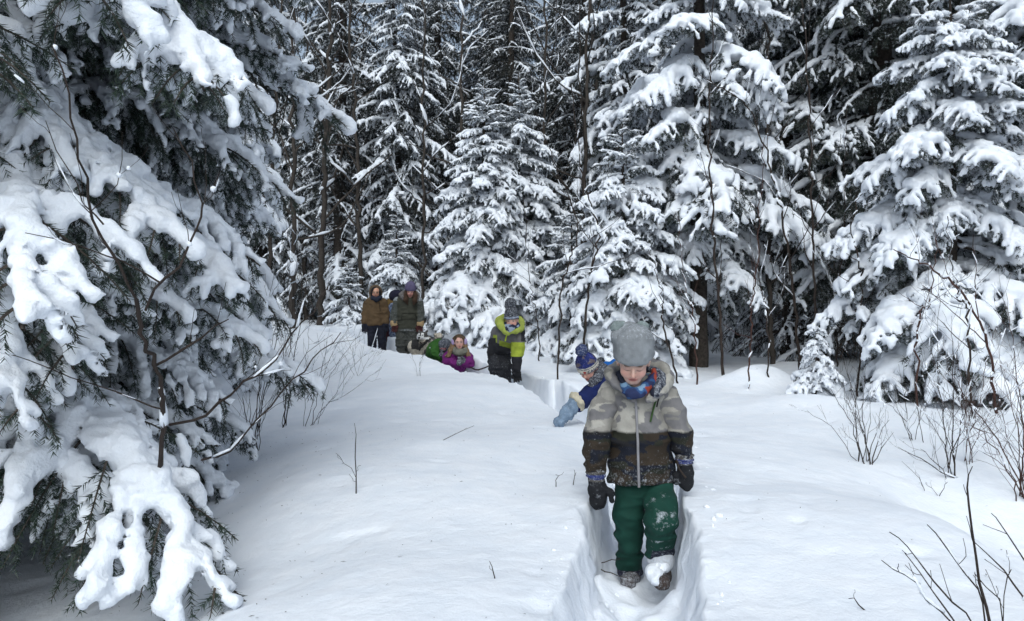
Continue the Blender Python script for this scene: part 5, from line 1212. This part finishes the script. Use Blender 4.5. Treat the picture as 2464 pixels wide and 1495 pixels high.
S = Solid(.010); up = HR @ np.array([0, 0, 1.]); hb = HC + up * .03
S.ell(HC + HR @ np.array([0, .035, .02]), (.088, .085, .095), HR)
for sx, pts in ((-1, [(755, 280, -.08), (745, 330, -.12), (740, 390, -.17), (760, 440, -.17)]), (1, [(840, 290, -.08), (850, 340, -.12), (845, 400, -.18), (830, 450, -.18)])): S.chain([C2(*p) for p in pts], [.04, .048, .045, .012], .02)
S.ell(HC + HR @ np.array([0, -.11, -.02]), (.058, .08, .095), HR, .01, True); S.bump(lambda G: .006 * vnoise(G * np.array([1, 1, .25]), 60, 5)); S.done('hair', pu, M_FUR, flat_col((.045, .026, .016), .05))
S = Solid(.009); S.cap(hb + up * .01, hb + up * .055, .100, .095, .02); S.cap(hb + up * .06, hb + up * .085, .085, .075, .03); S.cap(hb, hb + up * .025, .108, .108, .01); S.half(hb - up * .004, -up, .01); S.bump(lambda G: .003 * vnoise(G, 70, 6)); S.done('hat', pu, M_KNIT, flat_col((.095, .082, .15), .14))
S = Solid(.012); S.cap(C2(740, 745), C2(775, 745), .145, .145, .03, sq=(1, 1.2, 1)); S.chain([C2(698, 760), C2(688, 920, -.05), C2(715, 1130)], [.115, .100, .08], .008); S.chain([C2(815, 760), C2(805, 930, -.05), C2(800, 1130)], [.11, .092, .08], .008); S.bump(folds(104, .014, (8, 8, 16))); S.done('trousers', pu, M_CLOTH, flat_col((.036, .038, .033), .20))

# third adult, mostly hidden between them
D = 16.0
hd = thing('person', 'adult mostly hidden between two others, mustard jacket and blue patterned wrap', 'person', tuple(C2(590, 800)[:2]) + (.35,))
J = dict(pelvis=C2(585, 680, 0), chest=C2(600, 470, 0), neck=C2(630, 400, -.03), head=C2(640, 350, -.05),
         shL=C2(555, 430, 0), elL=C2(530, 530, 0), wrL=C2(540, 640, -.05), shR=C2(680, 430, .1), elR=C2(700, 560, .1), wrR=C2(700, 660, .1),
         hipL=C2(555, 700), knL=C2(545, 880), anL=C2(545, 1100), hipR=C2(620, 700), knR=C2(620, 880), anR=C2(620, 1100))
HC, HR, HS = J['head'], rot(40, 15, 0), 1.0
S = Solid(.012); body_ops(S, J, 1.0); head_ops(S, HC, HR, HS, 0, 'down'); S.done('body', hd, M_SKIN, head_col(HC, HR, HS))
S = Solid(.014); S.chain([C2(610, 450), C2(595, 560), C2(590, 680)], [.14, .14, .14], .05); S.chain([C2(565, 420), C2(535, 520), C2(540, 650)], [.085, .075, .06], .02); S.chain([C2(680, 430, .1), C2(700, 560, .1), C2(700, 660, .1)], [.08, .07, .06], .02); S.bump(folds(111, .012, (8, 8, 14))); S.done('jacket', hd, M_CLOTH, flat_col((.12, .075, .022), .05))
S = Solid(.012); S.ell(C2(630, 345, -.04), (.15, .15, .13)); S.bump(lambda G: .008 * vnoise(G, 30, 3)); S.done('hat', hd, M_KNIT, flat_col((.012, .012, .028), .08))
def pat(V):
    a = np.sin(V[:, 0] * 130) * np.cos(V[:, 2] * 70 + np.sin(V[:, 0] * 65) * 1.5); C = np.where(a[:, None] > .15, (.02, .035, .10), (.16, .20, .28)); return np.hstack([C, np.full((len(V), 1), .05)])
S = Solid(.010); S.chain([C2(585, 470, -.14), C2(590, 640, -.16), C2(600, 800, -.14), C2(605, 960, -.12)], [.075, .085, .085, .08], .03, sq=(1, 1.1, 1)); S.bump(folds(112, .008)); S.done('wrap', hd, M_CLOTH, pat, 'blue and white patterned wrap')
S = Solid(.012); S.chain([C2(550, 690), C2(540, 880), C2(542, 1090)], [.10, .085, .07]); S.chain([C2(620, 690), C2(620, 880), C2(620, 1090)], [.10, .085, .07]); S.bump(folds(113, .010)); S.done('trousers', hd, M_CLOTH, flat_col((.040, .010, .016), .06))
glove(hd, C2(540, 645, -.05), C2(545, 740, -.07), .055, (1, -.3, 0), (1, 0, 0), flat_col((.03, .01, .012), .06), vox=.010)

# the husky
D = 13.7
dog = thing('husky_dog', 'grey and white husky in the path, head turned to us', 'dog', tuple(C2(960, 930)[:2]) + (.25,))
S = Solid(.0075); hc = C2(928, 812, -.12)
# trunk from hindquarters (left, nearer) to shoulders, deep chest, neck up to the head
S.chain([C2(845, 945, -.10), C2(905, 945, .0), C2(985, 935, .10), C2(1060, 915, .22)], [.125, .125, .13, .115], .05)
S.chain([C2(985, 930, .0), C2(965, 880, -.05), C2(945, 835, -.08)], [.125, .105, .085], .04)
S.ell(hc, (.080, .085, .078)); S.ell(hc + [0, .02, -.035], (.088, .07, .06), k=.03)
mz = hc + np.array([-.028, -.10, -.035]); S.cap(hc + [-.01, -.05, -.022], mz, .045, .028, .02); S.ell(mz + [-.004, -.022, .010], (.016, .014, .012), k=.006)
for ex, ey in ((893, 738), (993, 735)):
    e0 = C2(ex + (12 if ex < 940 else -18), 778, -.10); e1 = C2(ex + (0 if ex < 940 else 2), 742, -.09); S.cap(e0, e1, .032, .010, .015, sq=(1, 1.8, 1))
for (a, b, c) in ((C2(850, 960, -.12), C2(845, 1060, -.16), C2(850, 1190, -.10)), (C2(900, 970, -.05), C2(900, 1070, -.1), C2(905, 1190, -.04)), (C2(1030, 950, .15), C2(1035, 1060, .15), C2(1035, 1190, .12)), (C2(1075, 940, .25), C2(1080, 1060, .25), C2(1080, 1190, .22))):
    S.chain([a, b, c], [.075, .040, .030], .03); S.ell(c + [0, -.03, 0], (.034, .05, .025), k=.01)
S.chain([C2(1075, 900, .28), C2(1120, 860, .35), C2(1130, 815, .35), C2(1090, 800, .32)], [.05, .06, .055, .03], .03)
S.bump(lambda G: .007 * vnoise(G, 42, 5) + .005 * vnoise(G, 90, 6))
def husky(V):
    cx = ((V[:, 0] / D * FPX + CXP) * 1.636 - 1350) * 2.99; cy = ((HZP - (V[:, 2] - CAM_Z) / D * FPX) * 1.636 - 1050) * 2.99
    n = fnoise(V, 14, 7, 2) * 22; cream = np.array((.42, .38, .32)); dk = np.array((.022, .021, .022)); gr = np.array((.085, .080, .078)); wh = np.array((.66, .66, .66))
    C = np.tile(cream, (len(V), 1))
    C[(cx + n > 820) & (cx + n < 908) & (cy + n < 965) & (cy > 830)] = dk
    m = (cx > 905) & (cy > 840); C[m] = np.where((vnoise(V * np.array([1.6, 1, 1.2]), 9, 9)[m] > .02)[:, None], gr, cream); C[m & (cx + cy + n > 1850) & (cx + cy + n < 1895)] = dk
    head = (np.linalg.norm(V - hc, axis=1) < .135) & (cy < 850); Hl = (V - hc)
    C[head] = wh; cap_ = head & (Hl[:, 2] > .030 + .35 * Hl[:, 0] - .5 * np.abs(Hl[:, 0]) * 0 + .02); C[cap_] = gr * 1.1; C[head & (Hl[:, 0] > .045) & (Hl[:, 2] > -.02)] = gr * .8
    C[head & (np.abs(Hl[:, 0] + .012) < .012) & (Hl[:, 2] > .0)] = dk * 2.2
    for ex in (-.038, .022):
        C[head & (((Hl[:, 0] - ex) / .013) ** 2 + ((Hl[:, 2] - .012) / .009) ** 2 < 1) & (Hl[:, 1] < 0)] = dk * .5
        C[head & (((Hl[:, 0] - ex) / .016) ** 2 + ((Hl[:, 2] - .036) / .007) ** 2 < 1) & (Hl[:, 1] < 0)] = wh
    C[np.linalg.norm(V - (mz + np.array([-.004, -.022, .010])), axis=1) < .021] = (.010, .010, .010)
    C[head & (np.abs(Hl[:, 2] + .052) < .004) & (Hl[:, 1] < -.06)] = dk
    C[(cy < 785) & (cy < 775 + n * .3)] = np.where(((cx[:, None] - 940) % 1e9 * 0 + vnoise(V, 30, 2)[:, None]) > 0, gr * .7, gr)[(cy < 785) & (cy < 775 + n * .3)]
    return np.hstack([C * (1 + .25 * vnoise(V * np.array([1, 1, .4]), 60, 3))[:, None], np.full((len(V), 1), .03)])
S.done('body', dog, M_FUR, husky)
v, f = tube(smooth_path([C2(905, 888, -.17), C2(930, 898, -.21), C2(965, 885, -.17), C2(985, 870, -.05)], 9) - np.array(dog.location), .010, 6); put('collar', np_mesh('collar', v, [f], [np.zeros(len(f))], [M_TWIG]), dog)
